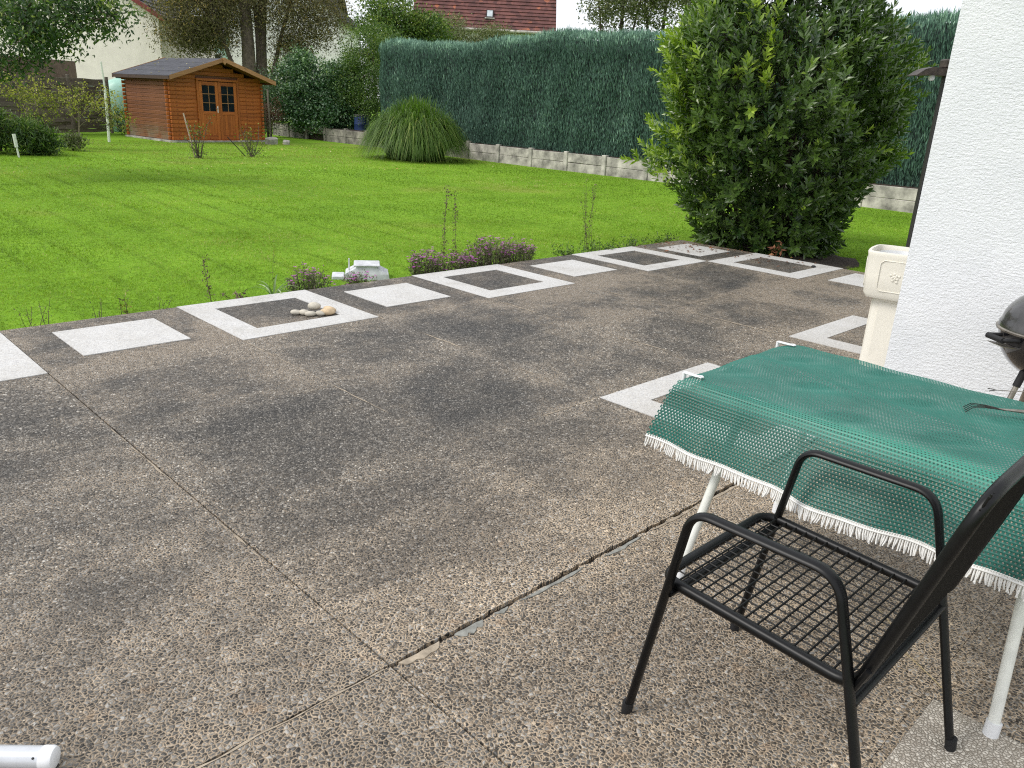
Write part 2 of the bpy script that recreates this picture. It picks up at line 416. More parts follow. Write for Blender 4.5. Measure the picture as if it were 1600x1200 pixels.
ys = np.concatenate([np.linspace(-400, -14, 10), np.arange(-12, 40, .5), np.linspace(42, 400, 12)])
XX, YY = np.meshgrid(xs, ys); ZZ = LZ+.02*np.sin(XX*.5+1)*np.sin(YY*.4)*((XX > -12) & (XX < 36) & (YY < 40))
V = np.stack([XX, YY, ZZ], -1).reshape(-1, 3); nx, ny = len(xs), len(ys)
I = (np.arange(ny-1)[:, None]*nx+np.arange(nx-1)[None]).ravel()
F = np.stack([I, I+1, I+nx+1, I+nx], 1)
g = link('lawn', npmesh('lawn', V, F, smooth=True), None, m_lawn); g['kind'] = 'structure'

# grass blades
def blades():
    P = []; S = []
    for r0, r1, dens, sc_ in ((5.5, 9, 3600, 1.0), (9, 13, 2300, 1.25), (13, 19, 950, 1.8), (19, 31, 330, 2.8)):
        a0, a1 = yaw-.72, yaw+.66
        n = int(dens*(a1-a0)/2*(r1*r1-r0*r0))
        r = np.sqrt(rng.uniform(r0*r0, r1*r1, n)); a = rng.uniform(a0, a1, n)
        x = CAMPOS.x+r*np.sin(a); y = CAMPOS.y+r*np.cos(a)
        ok = ~((x > -6) & (x < 7.03) & (y < .03)) & (x < 15.6) & (y > -8) & ~((x > 2.3) & (y < -4.5)) & (y < 27)
        ok &= ~(((x-7.7)**2+(y+1.2)**2) < .75**2)
        x, y = x[ok], y[ok]; P.append(np.stack([x, y, LZ+.02*np.sin(x*.5+1)*np.sin(y*.4)-.004], 1)); S.append(np.full(len(x), sc_))
    P = np.concatenate(P); S = np.concatenate(S); n = len(P)
    hgt = rng.uniform(.011, .027, n)*(.75+.25*S)*(1+.35*pnoise(P, 1.7, 2)); wid = rng.uniform(.003, .0055, n)*S
    # taller uncut fringe along the patio edge
    ed = np.clip(1-np.abs(P[:, 1]-.06)/.12, 0, 1)*(P[:, 0] < 7)+np.clip(1-np.abs(P[:, 0]-7.1)/.15, 0, 1)*(P[:, 1] < 0)
    hgt *= 1+1.5*ed*rng.uniform(0, 1, n)
    a = rng.uniform(0, 2*PI, n); lean = rng.normal(0, .55, (n, 2))
    dx, dy = np.cos(a)*wid, np.sin(a)*wid
    V = np.empty((n, 3, 3)); V[:, 0] = P; V[:, 1] = P; V[:, 2] = P
    V[:, 0, 0] -= dx; V[:, 0, 1] -= dy; V[:, 1, 0] += dx; V[:, 1, 1] += dy
    V[:, 2, 0] += lean[:, 0]*hgt; V[:, 2, 1] += lean[:, 1]*hgt; V[:, 2, 2] += hgt
    tint = np.clip(.5+.28*pnoise(P, .55, 1)+.16*pnoise(P, 3.1, 4)+rng.normal(0, .16, n), 0, 1)
    return V.reshape(-1, 3), np.arange(3*n).reshape(-1, 3), np.repeat(tint, 3)
M, t, b = newmat('grass_blade')
a = N(t, 'ShaderNodeAttribute', attribute_name='tint')
c = ramp(t, a.outputs['Fac'], [(0, (.10, .185, .018)), (.5, (.225, .355, .036)), (.85, (.34, .46, .068)), (1, (.50, .46, .20))])
c = mixc(t, 1.0, c, stripes(t, pos(t)), 'MULTIPLY')
c = mixc(t, drypatch(t), c, (.40, .37, .14)); c = mixc(t, 1.0, c, ramp(t, noisef(t, 1.1, 5, .7, pos(t)), [(.3, .80), (.65, 1.12)]), 'MULTIPLY')
setc(t, b, c); b.inputs['Roughness'].default_value = .55; b.inputs['Specular IOR Level'].default_value = .25
tr = t.nodes.new('ShaderNodeBsdfTranslucent'); t.links.new(mixc(t, 1.0, c, (1.15, 1.25, .5), 'MULTIPLY'), tr.inputs['Color'])
ms = t.nodes.new('ShaderNodeMixShader'); ms.inputs[0].default_value = .35
t.links.new(b.outputs[0], ms.inputs[1]); t.links.new(tr.outputs[0], ms.inputs[2]); t.links.new(ms.outputs[0], t.nodes['Material Output'].inputs['Surface'])
m_blade = M
V, F, T = blades()
tag(link('grass', npmesh('grass', V, F, T), None, m_blade), 'short mown bright green grass covering the whole garden lawn', 'grass', kind='stuff')
# fallen leaves on the lawn
m_fallen = leafmat('fallen_leaf_yellow', (.30, .17, .04), (.62, .50, .16), .7, .2, (.70, .64, .40))
n = 90
P = np.stack([rng.uniform(4, 15, n), rng.uniform(11, 22, n), np.full(n, LZ+.05)], 1)
V, F, k = leafV(P, rdir(n)*[1, 1, .1], np.tile([0, 0, 1.], (n, 1))+rng.normal(0, .2, (n, 3)), rng.uniform(.05, .09, n), .05, .2)
tag(link('fallen_leaves', npmesh('fallen_leaves', V, F, np.repeat(rng.uniform(0, 1, n), k)), None, m_fallen), 'small yellow fallen leaves scattered on the lawn before the shed', 'leaves', kind='stuff')

# ================================================================ PATIO
patio = empty('patio', (0, 0, 0)); patio['kind'] = 'structure'
MB().box(-5, 7.02, -9, 0, -.30, -.016).build('patio_bed', m_soil, patio)
X = [-4.7, -3.54, -2.38, -1.225, -.0, 1.15, 2.33, 3.50, 4.70, 5.86, 6.98]
Y = [0, -1.135, -2.30, -3.41, -4.565, -5.73, -6.88, -8.1]
def jag(a, b_, amp, n, other, seed):                            # irregular edge between two corners
    out = []
    for i in range(n+1):
        t_ = i/n; q = noise.noise(Vector((a[0]*3+t_*n*.35, seed*7.1, 0)))*amp+noise.noise(Vector((t_*n*1.1, seed*3.3, 5)))*amp*.5
        if i in (0, n): q = 0
        out.append((a[0]+(b_[0]-a[0])*t_+(q if other == 'x' else 0), a[1]+(b_[1]-a[1])*t_+(q if other == 'y' else 0)))
    return out
G = .0035
for i in range(len(X)-1):
    for j in range(len(Y)-1):
        if X[i] > 2.4 and Y[j] < -4.6: continue
        gl = G if X[i] == -1.225 else .0008; gr_ = G if X[i+1] == -1.225 else .0008
        x0, x1, y1, y0 = X[i]+gl, X[i+1]-gr_, Y[j]-(G if j == 4 else .0008), Y[j+1]+(G if j == 3 else .0008)
        sd_ = i*13+j*3+1
        top = [(x0, y1), (x1, y1)]; bot = [(x1, y0), (x0, y0)]
        if j == 3 and -1.3 < X[i] < 2.3: bot = jag((x1, y0+.003), (x0, y0+.003), .010, 60, 'y', sd_)
        if j == 4 and -1.3 < X[i] < 2.3: top = jag((x0, y1-.010), (x1, y1-.010), .014, 60, 'y', sd_+50)
        zt = random.uniform(-.0008, .0008)
        s_ = MB().prism([*top, *bot], -.016+.0, 0+zt)
        s_.build('paving_slab', m_agg, patio)
# the pebbles of the exposed aggregate, real stones where they are large enough in view
def pebbles():
    r = np.random.default_rng(77); out = []
    for pt_, d0, d1, sc_ in ((.0108, 0, 4.3, 1.0), (.0150, 4.3, 7.2, 1.32)):
        gx, gy = np.meshgrid(np.arange(-3.6, 4.2, pt_), np.arange(-7.0, -1.15, pt_)); P = np.stack([gx.ravel(), gy.ravel()], 1); n = len(P)
        P = P+r.uniform(-.42, .42, (n, 2))*pt_
        d = np.hypot(P[:, 0]-CAMPOS.x, P[:, 1]-CAMPOS.y)
        q = P[:, 0]*.71+P[:, 1]*.70-(CAMPOS.x*.71+CAMPOS.y*.70); lat = P[:, 0]*.71-P[:, 1]*.70-(CAMPOS.x*.71-CAMPOS.y*.70)
        keep = (q > 1.0) & (np.abs(lat) < .3+q*.74) & (d >= d0) & (d < d1) & ((P[:, 0] < 2.33) | (P[:, 1] > -4.5))
        keep &= r.uniform(size=n) < np.clip((7.2-d)/1.6, 0, 1)*np.interp(P[:, 1], [-4.7, -3.0], [.56, .92])*(1-.22*np.clip(pnoise(np.concatenate([P, P[:, :1]*0], 1), 2.2, 3), 0, 1))
        keep &= ~((P[:, 1] > -4.60) & (P[:, 1] < -4.552)) & ~((np.abs(P[:, 0]+1.225) < .010))
        keep &= ~((((P[:, 0] > 1.145) & (P[:, 0] < 2.335)) | (P[:, 0] > 3.495)) & (P[:, 1] > -4.57) & (P[:, 1] < -3.41)) & ~((P[:, 0] > -1.23) & (P[:, 0] < -.06) & (P[:, 1] < -5.755))
        out.append(np.concatenate([P[keep], np.full((keep.sum(), 1), sc_)], 1))
    P = np.concatenate(out); S = P[:, 2:3]; n = len(P); k = 6
    a = r.uniform(0, 6.28, n)[:, None]+np.arange(k)[None]*2*PI/k
    el = r.uniform(.60, 1.0, (n, 1)); ro = r.uniform(0, 6.28, (n, 1)); rad = S*r.uniform(.0036, .0064, (n, 1))*r.uniform(.85, 1.15, (n, k))
    ux = np.cos(a)*rad; uy = np.sin(a)*rad*el; x = ux*np.cos(ro)-uy*np.sin(ro); y = ux*np.sin(ro)+uy*np.cos(ro)
    V = np.zeros((n, k+1, 3)); V[:, :k, 0] = P[:, :1]+x; V[:, :k, 1] = P[:, 1:2]+y; V[:, :k, 2] = -.0004
    V[:, k, 0] = P[:, 0]+r.normal(0, .0013, n); V[:, k, 1] = P[:, 1]+r.normal(0, .0013, n); V[:, k, 2] = r.uniform(.0016, .0042, n)
    F = np.array([[i, (i+1) % k, k] for i in range(k)])[None]+(np.arange(n)*(k+1))[:, None, None]
    return V.reshape(-1, 3), F.reshape(-1, 3), np.repeat(r.uniform(0, 1, n), k+1)
V, F, T = pebbles(); print('pebbles', len(T)//7)
link('aggregate_pebbles', npmesh('aggregate_pebbles', V, F, T, False), patio, m_peb, 'stuff')
# mortar lines in some joints, of broken width
def mortar(x0, y0, x1, y1, wmax, seed, z=.0022, mat=None, thr=-.1):
    n = 90; L_ = math.hypot(x1-x0, y1-y0); ux, uy = (x1-x0)/L_, (y1-y0)/L_; V = []; F = []
    segs = MB(); prev = None
    for i in range(n+1):
        s_ = i/n*L_; q = noise.noise(Vector((s_*1.9, seed*5.7, 0)))+.45*noise.noise(Vector((s_*14, seed, 9)))
        w_ = max(0, q-thr)*wmax*1.8; off = noise.noise(Vector((s_*9, seed, 3)))*.006
        cur = ((x0+ux*s_-uy*(w_/2+off), y0+uy*s_+ux*(w_/2+off)), (x0+ux*s_+uy*(w_/2-off), y0+uy*s_-ux*(w_/2-off)), w_)
        if prev and (prev[2] > .001 or cur[2] > .001):
            a_, b_, c_, d_ = prev[0], prev[1], cur[1], cur[0]
            segs.add([(*a_, z), (*b_, z), (*c_, z), (*d_, z), (*a_, -.01), (*b_, -.01), (*c_, -.01), (*d_, -.01)], [(0, 1, 2, 3), (0, 4, 5, 1), (3, 2, 6, 7)])
        prev = cur
    if segs.f: segs.build('mortar_line', mat or m_mortar, patio)
mortar(0, -1.14, 0, -4.5, .012, 1, thr=0); mortar(2.33, -1.14, 2.33, -3.4, .014, 2); mortar(1.15, -1.14, 1.15, -3.3, .012, 3)
mortar(3.5, -1.2, 3.5, -3.4, .016, 4, thr=-.2); mortar(-3.6, -4.57, -1.25, -4.57, .012, 5, thr=-.3)
mortar(-1.235, -2.2, -1.235, -4.5, .016, 6, thr=-.05); mortar(-1.22, -5.05, -1.22, -5.7, .014, 7, thr=0)
mortar(.1, -3.41, 1.1, -3.41, .012, 8, thr=0); mortar(4.7, -2.3, 4.7, -4.4, .02, 9); mortar(-1.15, -3.41, -.05, -3.41, .008, 10, thr=.1)
def patch(pts, mat, name='mortar_patch', z=.003):
    MB().prism([(x, y) for x, y in pts], -.012, z).build(name, mat, patio)
def lens(x0, y0, L_, w0, mat, seed, z=.003):
    r = random.Random(seed); n = 9
    up = [(x0+L_*i/n, y0-.004+r.uniform(-.002, .002)) for i in range(n+1)]
    lo = [(x0+L_*i/n, y0-.006-w0*math.sin(PI*i/n)**.5*(.6+.8*r.random())) for i in range(n, -1, -1)]
    patch(up+lo, mat, z=z)
lens(-.98, -4.575, .125, .030, m_greymortar, 1); lens(-.80, -4.578, .06, .012, m_greymortar, 2); lens(-.68, -4.58, .34, .012, m_greymortar, 3)
lens(-.22, -4.58, .24, .014, m_greymortar, 4); lens(.1, -4.58, .3, .010, m_mortar, 5); lens(-1.2, -4.572, .16, .028, m_mortar, 6); lens(.5, -4.58, .4, .012, m_mortar, 7)
# pale inlays: rings and squares, laid a few millimetres proud
def ring(x0, x1, y0, y1, wd, z=.0045):
    s_ = MB(); o = [(x0, y0), (x1, y0), (x1, y1), (x0, y1)]; i_ = [(x0+wd, y0+wd), (x1-wd, y0+wd), (x1-wd, y1-wd), (x0+wd, y1-wd)]
    V = [(*q, z) for q in o]+[(*q, z) for q in i_]+[(*q, -.005) for q in o]+[(*q, -.005) for q in i_]
    F = [(k, (k+1) % 4, 4+(k+1) % 4, 4+k) for k in range(4)]+[(k, 8+k, 8+(k+1) % 4, (k+1) % 4) for k in range(4)]+[(4+k, 4+(k+1) % 4, 12+(k+1) % 4, 12+k) for k in range(4)]
    s_.add(V, F).build('white_frame', m_pale, patio)
def square(x0, x1, y0, y1, z=.0045):
    MB().box(x0, x1, y0, y1, -.005, z).build('white_square', m_pale, patio)
e = .004
for k in (-2, 0, 2, 4):
    i = X.index(-0.0)+k if -0.0 in X else 4+k
    ring(X[i]+e, X[i+1]-e, Y[1]+e, -e, .218)
for k in (-3, -1, 1, 3, 5):
    i = 4+k; cx = (X[i]+X[i+1])/2; square(cx-.345, cx+.345, -.90, -.245)
ring(X[9]+e, X[10]-e, Y[2]+e, Y[1]-e, .215); square(6.10, 6.80, -3.18, -2.52)
ring(X[7]+e, X[8]-e, Y[4]+e+.01, Y[3]-e, .215); ring(X[5]+e, X[6]-e, Y[4]+e+.012, Y[3]-e, .215)
M, t, b = newmat('pale_pebble_slab'); p = pos(t)
ve = N(t, 'ShaderNodeTexVoronoi', feature='DISTANCE_TO_EDGE', voronoi_dimensions='2D', Scale=95.0); vc = N(t, 'ShaderNodeTexVoronoi', feature='F1', voronoi_dimensions='2D', Scale=95.0)
wv = N(t, 'ShaderNodeTexNoise', Scale=45.0); t.links.new(p, wv.inputs['Vector']); pv = N(t, 'ShaderNodeVectorMath', operation='MULTIPLY_ADD'); t.links.new(wv.outputs['Color'], pv.inputs[0]); pv.inputs[1].default_value = (.014, .014, 0); t.links.new(p, pv.inputs[2])
t.links.new(pv.outputs[0], ve.inputs['Vector']); t.links.new(pv.outputs[0], vc.inputs['Vector'])
sp_ = t.nodes.new('ShaderNodeSeparateColor'); t.links.new(vc.outputs['Color'], sp_.inputs[0])
c = mixc(t, ramp(t, ve.outputs['Distance'], [(.03, 1), (.16, 0)]), ramp(t, sp_.outputs[0], [(0, (.44, .39, .32)), (1, (.78, .72, .62))]), (.22, .185, .14))
c = mixc(t, ramp(t, noisef(t, 5, 4, .6, p), [(.4, 0), (.7, .35)]), c, (.30, .25, .2))
setc(t, b, c); bump(t, b, ramp(t, ve.outputs['Distance'], [(0, 0), (.35, 1)]), .9, .004); b.inputs['Roughness'].default_value = .7
MB().box(X[3]+e, X[4]-.075, Y[6]+e, Y[5]-.03, -.005, .004).build('pale_slab', M, patio)
# river stones in the first framed square
STN = [(.605, -.690, .062, .040, .026, 0, 'small flat grey river stone at the left end of the pebble pile'), (.665, -.742, .060, .042, .028, 0, 'grey river stone second from left in the pebble pile'),
       (.800, -.700, .075, .050, .040, 0, 'largest round grey river stone on top of the pebble pile'), (.690, -.815, .070, .038, .026, 0, 'long pale river stone at the front of the pebble pile'),
       (.775, -.850, .055, .040, .026, 0, 'small tan river stone between the front stones'), (.845, -.865, .085, .048, .034, 1, 'orange tan river stone touching the white frame'),
       (.905, -.800, .080, .050, .034, 1, 'tan river stone at the right end of the pebble pile')]
for (x, y, a_, b_, c_, k, lab) in STN:
    s_ = MB(); n = 16
    s_.lathe([(max(.001, math.sin(PI*i/10)), -math.cos(PI*i/10)) for i in range(11)], n)
    rz = random.uniform(-.6, .6)-.6
    a_ *= .72; b_ *= .78; c_ *= .8
    s_.v = [(v[0]*a_*(1+.1*v[1]), v[1]*b_, v[2]*c_*(1-.15*v[0])) for v in s_.v]
    o = s_.build('river_stone', m_stone2 if k else m_stone, None, True); x = .81+(x-.79)*.82; y = -.79+(y+.79)*.82
    o.location = (x, y, c_*.9+(.02 if 'largest' in lab else 0)); o.rotation_euler = (0, .05, rz)
    tag(o, lab, 'stone', 'river stones piled in the white frame')
# small things lying on the paving
for (x, y, r_, lab) in [(-1.93, -2.56, .012, 'tiny black pellet lying on the dark slab at the left edge'), (6.72, -2.05, .03, 'small black round pebble on the white frame beside the bush')]:
    tag(MB().lathe([(.0005, r_*.7), (r_*.6, r_*.6), (r_, .004), (r_, 0)], 12, (x, y, .004)).build('dark_pebble', m_rubber, None, True), lab, 'pebble')
pts = [(-.02+.0+.28*t_+.01*math.sin(9*t_), -5.78+.36*t_+.03*math.sin(5*t_), .006) for t_ in [i/14 for i in range(15)]]
tag(MB().tube(pts, .0012, 5).build('dry_straw', simple('straw', (.45, .36, .18), .8)), 'thin dry straw lying on the paving beneath the table', 'straw')
# soil under the bush
s_ = MB(); n = 40
s_.add([(7.72+.95*(1+.18*noise.noise(Vector((math.cos(2*PI*k/n)*2, math.sin(2*PI*k/n)*2, 0))))*math.cos(2*PI*k/n), -.95+1.15*math.sin(2*PI*k/n)*(1+.12*noise.noise(Vector((k*.4, 1, 0)))), LZ+.035+.02*math.sin(k)) for k in range(n)]+[(7.72, -.95, LZ+.10)], [(k, (k+1) % n, n) for k in range(n)])
o = s_.build('soil_bed', m_soil, None, True); o['kind'] = 'structure'

# ================================================================ HOUSE WALL, PLANTER, LAMP
M, t, b = newmat('white_stucco'); p = pos(t)
hA = noisef(t, 85, 5, .65, pos(t, scale=(1, 1, 1))); hB = noisef(t, 48, 3, .6, pos(t, scale=(1, .6, 1.7)), .8)
h = mixc(t, .5, hA, hB)
setc(t, b, ramp(t, noisef(t, 2.5, 5, .6, p), [(.3, (.69, .71, .74)), (.7, (.77, .785, .81))])); b.inputs['Roughness'].default_value = .85
gz = t.nodes.new('ShaderNodeSeparateXYZ'); t.links.new(p, gz.inputs[0])
bump(t, b, ramp(t, h, [(.38, 0), (.62, 1)]), .6, .006); m_stucco = M
HX, HY = 2.35, -4.58
hb = empty('house', (HX, HY, LZ), label='white stucco corner of the house at the right edge', cat='house')
MB().box(0, 5, -6, 0, -.1, 3.4).build('wall', m_stucco, hb)
m_trimdark = simple('dark_downpipe_metal', (.02, .018, .018), .5)
LPX, LPY = 4.493, -3.842
wl = empty('garden_lamp', (LPX, LPY, 0), math.radians(46), label='black garden lamp post with small brown hood behind the house corner', cat='lamp')
MB().cbox(-.024, .024, -.024, .024, 0.031, 2.03, .006).build('post', m_trimdark, wl)
MB().cbox(-.11, .11, -.11, .11, 0, .03, .006).build('base_plate', m_trimdark, wl)
MB().cbox(-.05, .05, -.05, .05, 2.062, 2.13, .01).build('mount', m_gold, wl)
prof_ = [(-.05, 2.0), (-.05, 2.060), (.15, 2.066), (.20, 2.050), (.265, 2.004), (.262, 1.998), (.19, 2.010), (-.02, 2.008)]
MB().prism(prof_, -.075, .075, Matrix(((0, 0, 1, 0), (1, 0, 0, 0), (0, 1, 0, 0), (0, 0, 0, 1)))).build('lamp_shade', m_gold, wl)
MB().lathe([(.001, -.028), (.018, -.024), (.024, -.008), (.02, .01)], 14, (0, .11, 2.0)).build('bulb', m_whiteplastic, wl, True)

m_cream = simple('cream_plastic', (.78, .745, .66), .55, var=.05, scale=3, bs=.15, bd=.001, bscale=90)
pl = empty('planter', (2.85, -4.385, 0), math.radians(12), 'tall cream pedestal planter with empty bowl beside the wall', 'planter')
def octo(r, c=.62):                                             # square with cut corners, slightly bulging sides
    out = []; r *= .865
    for k in range(4):
        a = k*PI/2
        for q in ((r, -r*c), (r*1.03, 0), (r, r*c), (r*.93, r*.86), (r*.86, r*.93)):
            out.append((q[0]*math.cos(a)-q[1]*math.sin(a), q[0]*math.sin(a)+q[1]*math.cos(a)))
    return out
def loft(s_, rings, cap0=True, cap1=False):
    n = len(rings[0][0]); V = []; F = []
    for poly, z in rings: V += [(x, y, z) for x, y in poly]
    for i in range(len(rings)-1):
        for k in range(n): F.append((i*n+k, i*n+(k+1) % n, (i+1)*n+(k+1) % n, (i+1)*n+k))
    if cap0: F.append(tuple(range(n))[::-1])
    if cap1: F.append(tuple((len(rings)-1)*n+k for k in range(n)))
    return s_.add(V, F)
s_ = MB(); loft(s_, [(octo(.15), .60), (octo(.190), .608), (octo(.207), .632), (octo(.212), .75), (octo(.218), .868), (octo(.223), .888), (octo(.219), .898), (octo(.203), .898), (octo(.197), .88), (octo(.185), .70), (octo(.15), .68)], cap1=True).build('bowl', m_cream, pl, True)
s_ = MB(); loft(s_, [(octo(.175), 0), (octo(.175), .04), (octo(.15), .06), (octo(.140), .30), (octo(.135), .60)]).build('pedestal', m_cream, pl, True)
for a in range(4):
    s_ = MB(); Mx = Matrix.Rotation(a*PI/2, 4, 'Z')
    fr = [(-.075, .660), (.075, .660), (.095, .68), (.095, .83), (.075, .85), (-.075, .85), (-.095, .83), (-.095, .68)]
    s_.tube([Mx @ Vector((.1855+.035*(z_-.66)+.0045*(1-abs(y_)/.095), y_, z_)) for y_, z_ in fr], .0030, 6, True)
    s_.build('relief_border', m_cream, pl, True)
    s_ = MB()
    for k in range(11):                                            # embossed rose
        g = k*2.4; r_ = .004+.0026*k
        s_.lathe([(.001, .005), (.006, .0035), (.008, 0)], 8, M=Mx @ Matrix.Translation((.190, r_*math.cos(g), .755+r_*math.sin(g))) @ Matrix.Rotation(PI/2, 4, 'Y'))
    s_.build('relief_rose', m_cream, pl, True)
    MB().box(-.006, .004, -.070, .070, .08, .58, Mx @ Matrix.Translation((.1205, 0, 0))).build('raised_panel', m_cream, pl)
tag(MB().lathe([(.001, .72), (.12, .725), (.145, .75), (.155, .872), (.150, .876), (.140, .75)], 28, (2.85, -4.385, 0)).build('inner_pot', m_whiteplastic, None, True), 'round white plastic pot sitting inside the cream planter bowl', 'pot')

# ================================================================ TABLE, CLOTH
m_tabletop = simple('grey_tabletop', (.46, .49, .48), .6, var=.2, scale=6)
tb = empty('garden_table', (.36, -5.40, 0), label='white tubular garden table under the green mesh cloth', cat='table')
def T_(x, y, z): return (x-.36, y+5.40, z)
poly = []
for (cx, cy, a0) in ((.695, -4.80, 0), (.115, -4.80, 90), (.115, -6.02, 180), (.695, -6.02, 270)):
    for k in range(6):
        g_ = math.radians(a0+k*18); poly.append((cx+.08*math.cos(g_)-.36, cy+.08*math.sin(g_)+5.40))
MB().prism(poly, .685, .715).build('tabletop', m_tabletop, tb)
MB().tube([(x, y, .672) for x, y in poly], .013, 8, True).build('rim_tube', m_whitepaint, tb, True)
for (fx, fy, tx, ty) in [(-.115, -4.86, .05, -4.93), (.66, -4.845, .70, -4.92), (-.10, -5.925, .05, -5.87), (.68, -5.95, .70, -5.88)]:
    l = MB().tube([T_(fx, fy, .03), T_(tx, ty, .67)], .0165, 14).build('leg', m_whitepaint, tb, True)
    MB().tube([T_(fx-.003, fy, 0), T_(fx+.004, fy, .045)], .021, 14).build('foot_cap', m_whiteplastic, l, True)
for y_ in (-4.98, -5.82): MB().tube([T_(.0, y_, .655), T_(.70, y_, .655)], .011, 8).build('cross_bar', m_whitepaint, tb, True)

M, t, b = newmat('green_mesh_cloth'); p = pos(t)
a = N(t, 'ShaderNodeAttribute', attribute_name='tint')
c = ramp(t, noisef(t, 3.2, 4, .6, p), [(.3, (.010, .100, .078)), (.7, (.022, .165, .130))])
c = mixc(t, ramp(t, noisef(t, 1.6, 5, .65, pos(t, scale=(1.6, .8, 1))), [(.46, 0), (.62, .5)]), c, (.07, .165, .14)); c = mixc(t, a.outputs['Fac'], c, (.075, .38, .27))
setc(t, b, c); b.inputs['Roughness'].default_value = .42; b.inputs['Specular IOR Level'].default_value = .5
tr = t.nodes.new('ShaderNodeBsdfTranslucent'); t.links.new(c, tr.inputs['Color'])
ms = t.nodes.new('ShaderNodeMixShader'); ms.inputs[0].default_value = .18
t.links.new(b.outputs[0], ms.inputs[1]); t.links.new(tr.outputs[0], ms.inputs[2]); t.links.new(ms.outputs[0], t.nodes['Material Output'].inputs['Surface'])
m_cloth = M
YA, YB = -4.685, -6.12
def cloth_pt(s_, q):
    """s_ metres along the table from its left end, q metres across: 0 at the far edge, .80 at the near fold, then down"""
    y = YA-s_; TOP = .722
    y_round = 0
    if q < .80:
        x = .80-q; z = TOP+.0022*np.sin(q*19+s_*7)+.0018*np.sin(s_*23+q*6)+.004*math.exp(-((q-.3-.2*s_)/.03)**2)
        # rounded corners of the top: the cloth dips over them
        dx = max(0, .12-q) ; dl = max(0, .10-s_)
        if dx > 0 and dl > 0: z -= .5*dx*dl
        if q > .74: z -= (q-.74)**2*2.2
        x -= .0
    else:
        d = q-.80; k = min(d/.06, 1)
        wave = .026*math.sin(s_*6.1+.6)+.018*math.sin(s_*13.7+2)+.008*math.sin(s_*29)
        x = 0-.035*math.sin(k*PI/2)-.26*max(0, d-.03)+wave*min(1, d/.25)*.8-.09*max(0, .22-s_)*min(1, d/.2)
        z = TOP-.008-(d*.965-.012*k)+.0
        if s_ < .3: z += .05*(.3-s_)*min(1, d/.2)
        y += .06*math.exp(-s_*9)*min(1, d/.25)
    if q < .80 and s_ < .06: z -= (.06-s_)**2*3
    return (x, y, z)
pitch = .0112; pv_ = .0118; nu = int((YA-YB)/pitch); nv = int(1.065/pv_)
def row(q, off):
    return np.array([cloth_pt(max(0, min(nu*pitch, (i+off)*pitch)), q) for i in range(nu+1)])
def foldt(q):  # paler tint paints a highlight band along the near fold
    s_ = np.arange(nu+1)*pitch; f_ = math.exp(-((q-.785)/.05)**2)*(.25+.75*np.clip(np.sin(s_*2.3-.6), 0, 1)); return (.15 if q < .83 else 0)+.6*f_
Vl = []; Tl = []; tris = []; nb = 0; H = nu
for j in range(nv):                                              # each row of the weave is offset half a mesh from the next
    off = .5*(j % 2); q0, q1 = j*pv_, (j+1)*pv_
    A0, A1 = row(q0, off), row(q1, off); T0, T1 = foldt(q0), foldt(q1)
    eu = A0[1:]-A0[:-1]; ev = A1[:-1]-A0[:-1]; cen = (A0[1:]+A0[:-1]+A1[1:]+A1[:-1])/4
    nrm = unit(np.cross(ev, eu)+1e-12); nrm *= np.where(nrm[:, 2:3] < 0, -1, 1); hs = .29 if q0 < .76 else .205
    hv = [cen-eu*hs-ev*hs*.45, cen-ev*hs*1.2, cen+eu*hs-ev*hs*.45, cen+eu*hs+ev*hs*.45, cen+ev*hs*1.2, cen-eu*hs+ev*hs*.45]
    hv = [h_-nrm*.0019 for h_ in hv]
    Vl += [A0, A1]+hv; Tl += [T0, T1]+[T0[:-1]*.6]*6
    a00 = nb+np.arange(H); a10 = a00+1; a01 = nb+(nu+1)+np.arange(H); a11 = a01+1; hid = [nb+2*(nu+1)+k*H+np.arange(H) for k in range(6)]
    def tri(a_, b_, c_): tris.append(np.stack([a_, b_, c_], 1))
    tri(a00, a10, hid[1]); tri(a00, hid[1], hid[0]); tri(a10, hid[2], hid[1]); tri(a10, a11, hid[2]); tri(a11, hid[3], hid[2])
    tri(a11, hid[4], hid[3]); tri(a11, a01, hid[4]); tri(a01, hid[5], hid[4]); tri(a01, hid[0], hid[5]); tri(a01, a00, hid[0])
    nb += 2*(nu+1)+6*H
cloth = tag(link('tablecloth', npmesh('tablecloth', np.concatenate(Vl), np.concatenate(tris), np.concatenate(Tl)), None, m_cloth), 'green open-weave mesh tablecloth with white fringe draped over the table', 'tablecloth')
s_ = MB(); L_ = YA-YB; ns = 215
for k in range(ns):
    a_ = (k+.5)/ns*L_; p0 = Vector(cloth_pt(a_, nv*pv_)); p0b = Vector(cloth_pt(a_, nv*pv_-.012))
    d = (p0-p0b).normalized(); r_ = random.Random(k)
    side = Vector((r_.uniform(-.2, .2), r_.uniform(-.32, .32)+.18*math.sin(k*.21), -.4)); ln = r_.uniform(.029, .040)
    p1 = p0+(d*.7+side*.4).normalized()*ln*.5; p2 = p1+(d*.4+side*.7).normalized()*ln*.5
    s_.tube([p0b+Vector((-.001, 0, 0)), p1, p2], [.0024, .0027, .0021], 5)
    s_.tube([p0b+Vector((-.0022, -.0035, .002)), p0b+Vector((-.0022, .0035, .0)), p0b+Vector((-.0022, .0035, -.008))], .0012, 4)
s_.build('fringe', simple('white_cotton', (.80, .79, .76), .9, var=.08, scale=80), cloth, kind='stuff')
s_ = MB(); s_.tube([Vector(cloth_pt(L_*i/120, nv*pv_-.004))+Vector((-.002, 0, 0)) for i in range(121)], .0032, 6).build('hem_cord', simple('white_hem', (.78, .77, .74), .9), cloth)
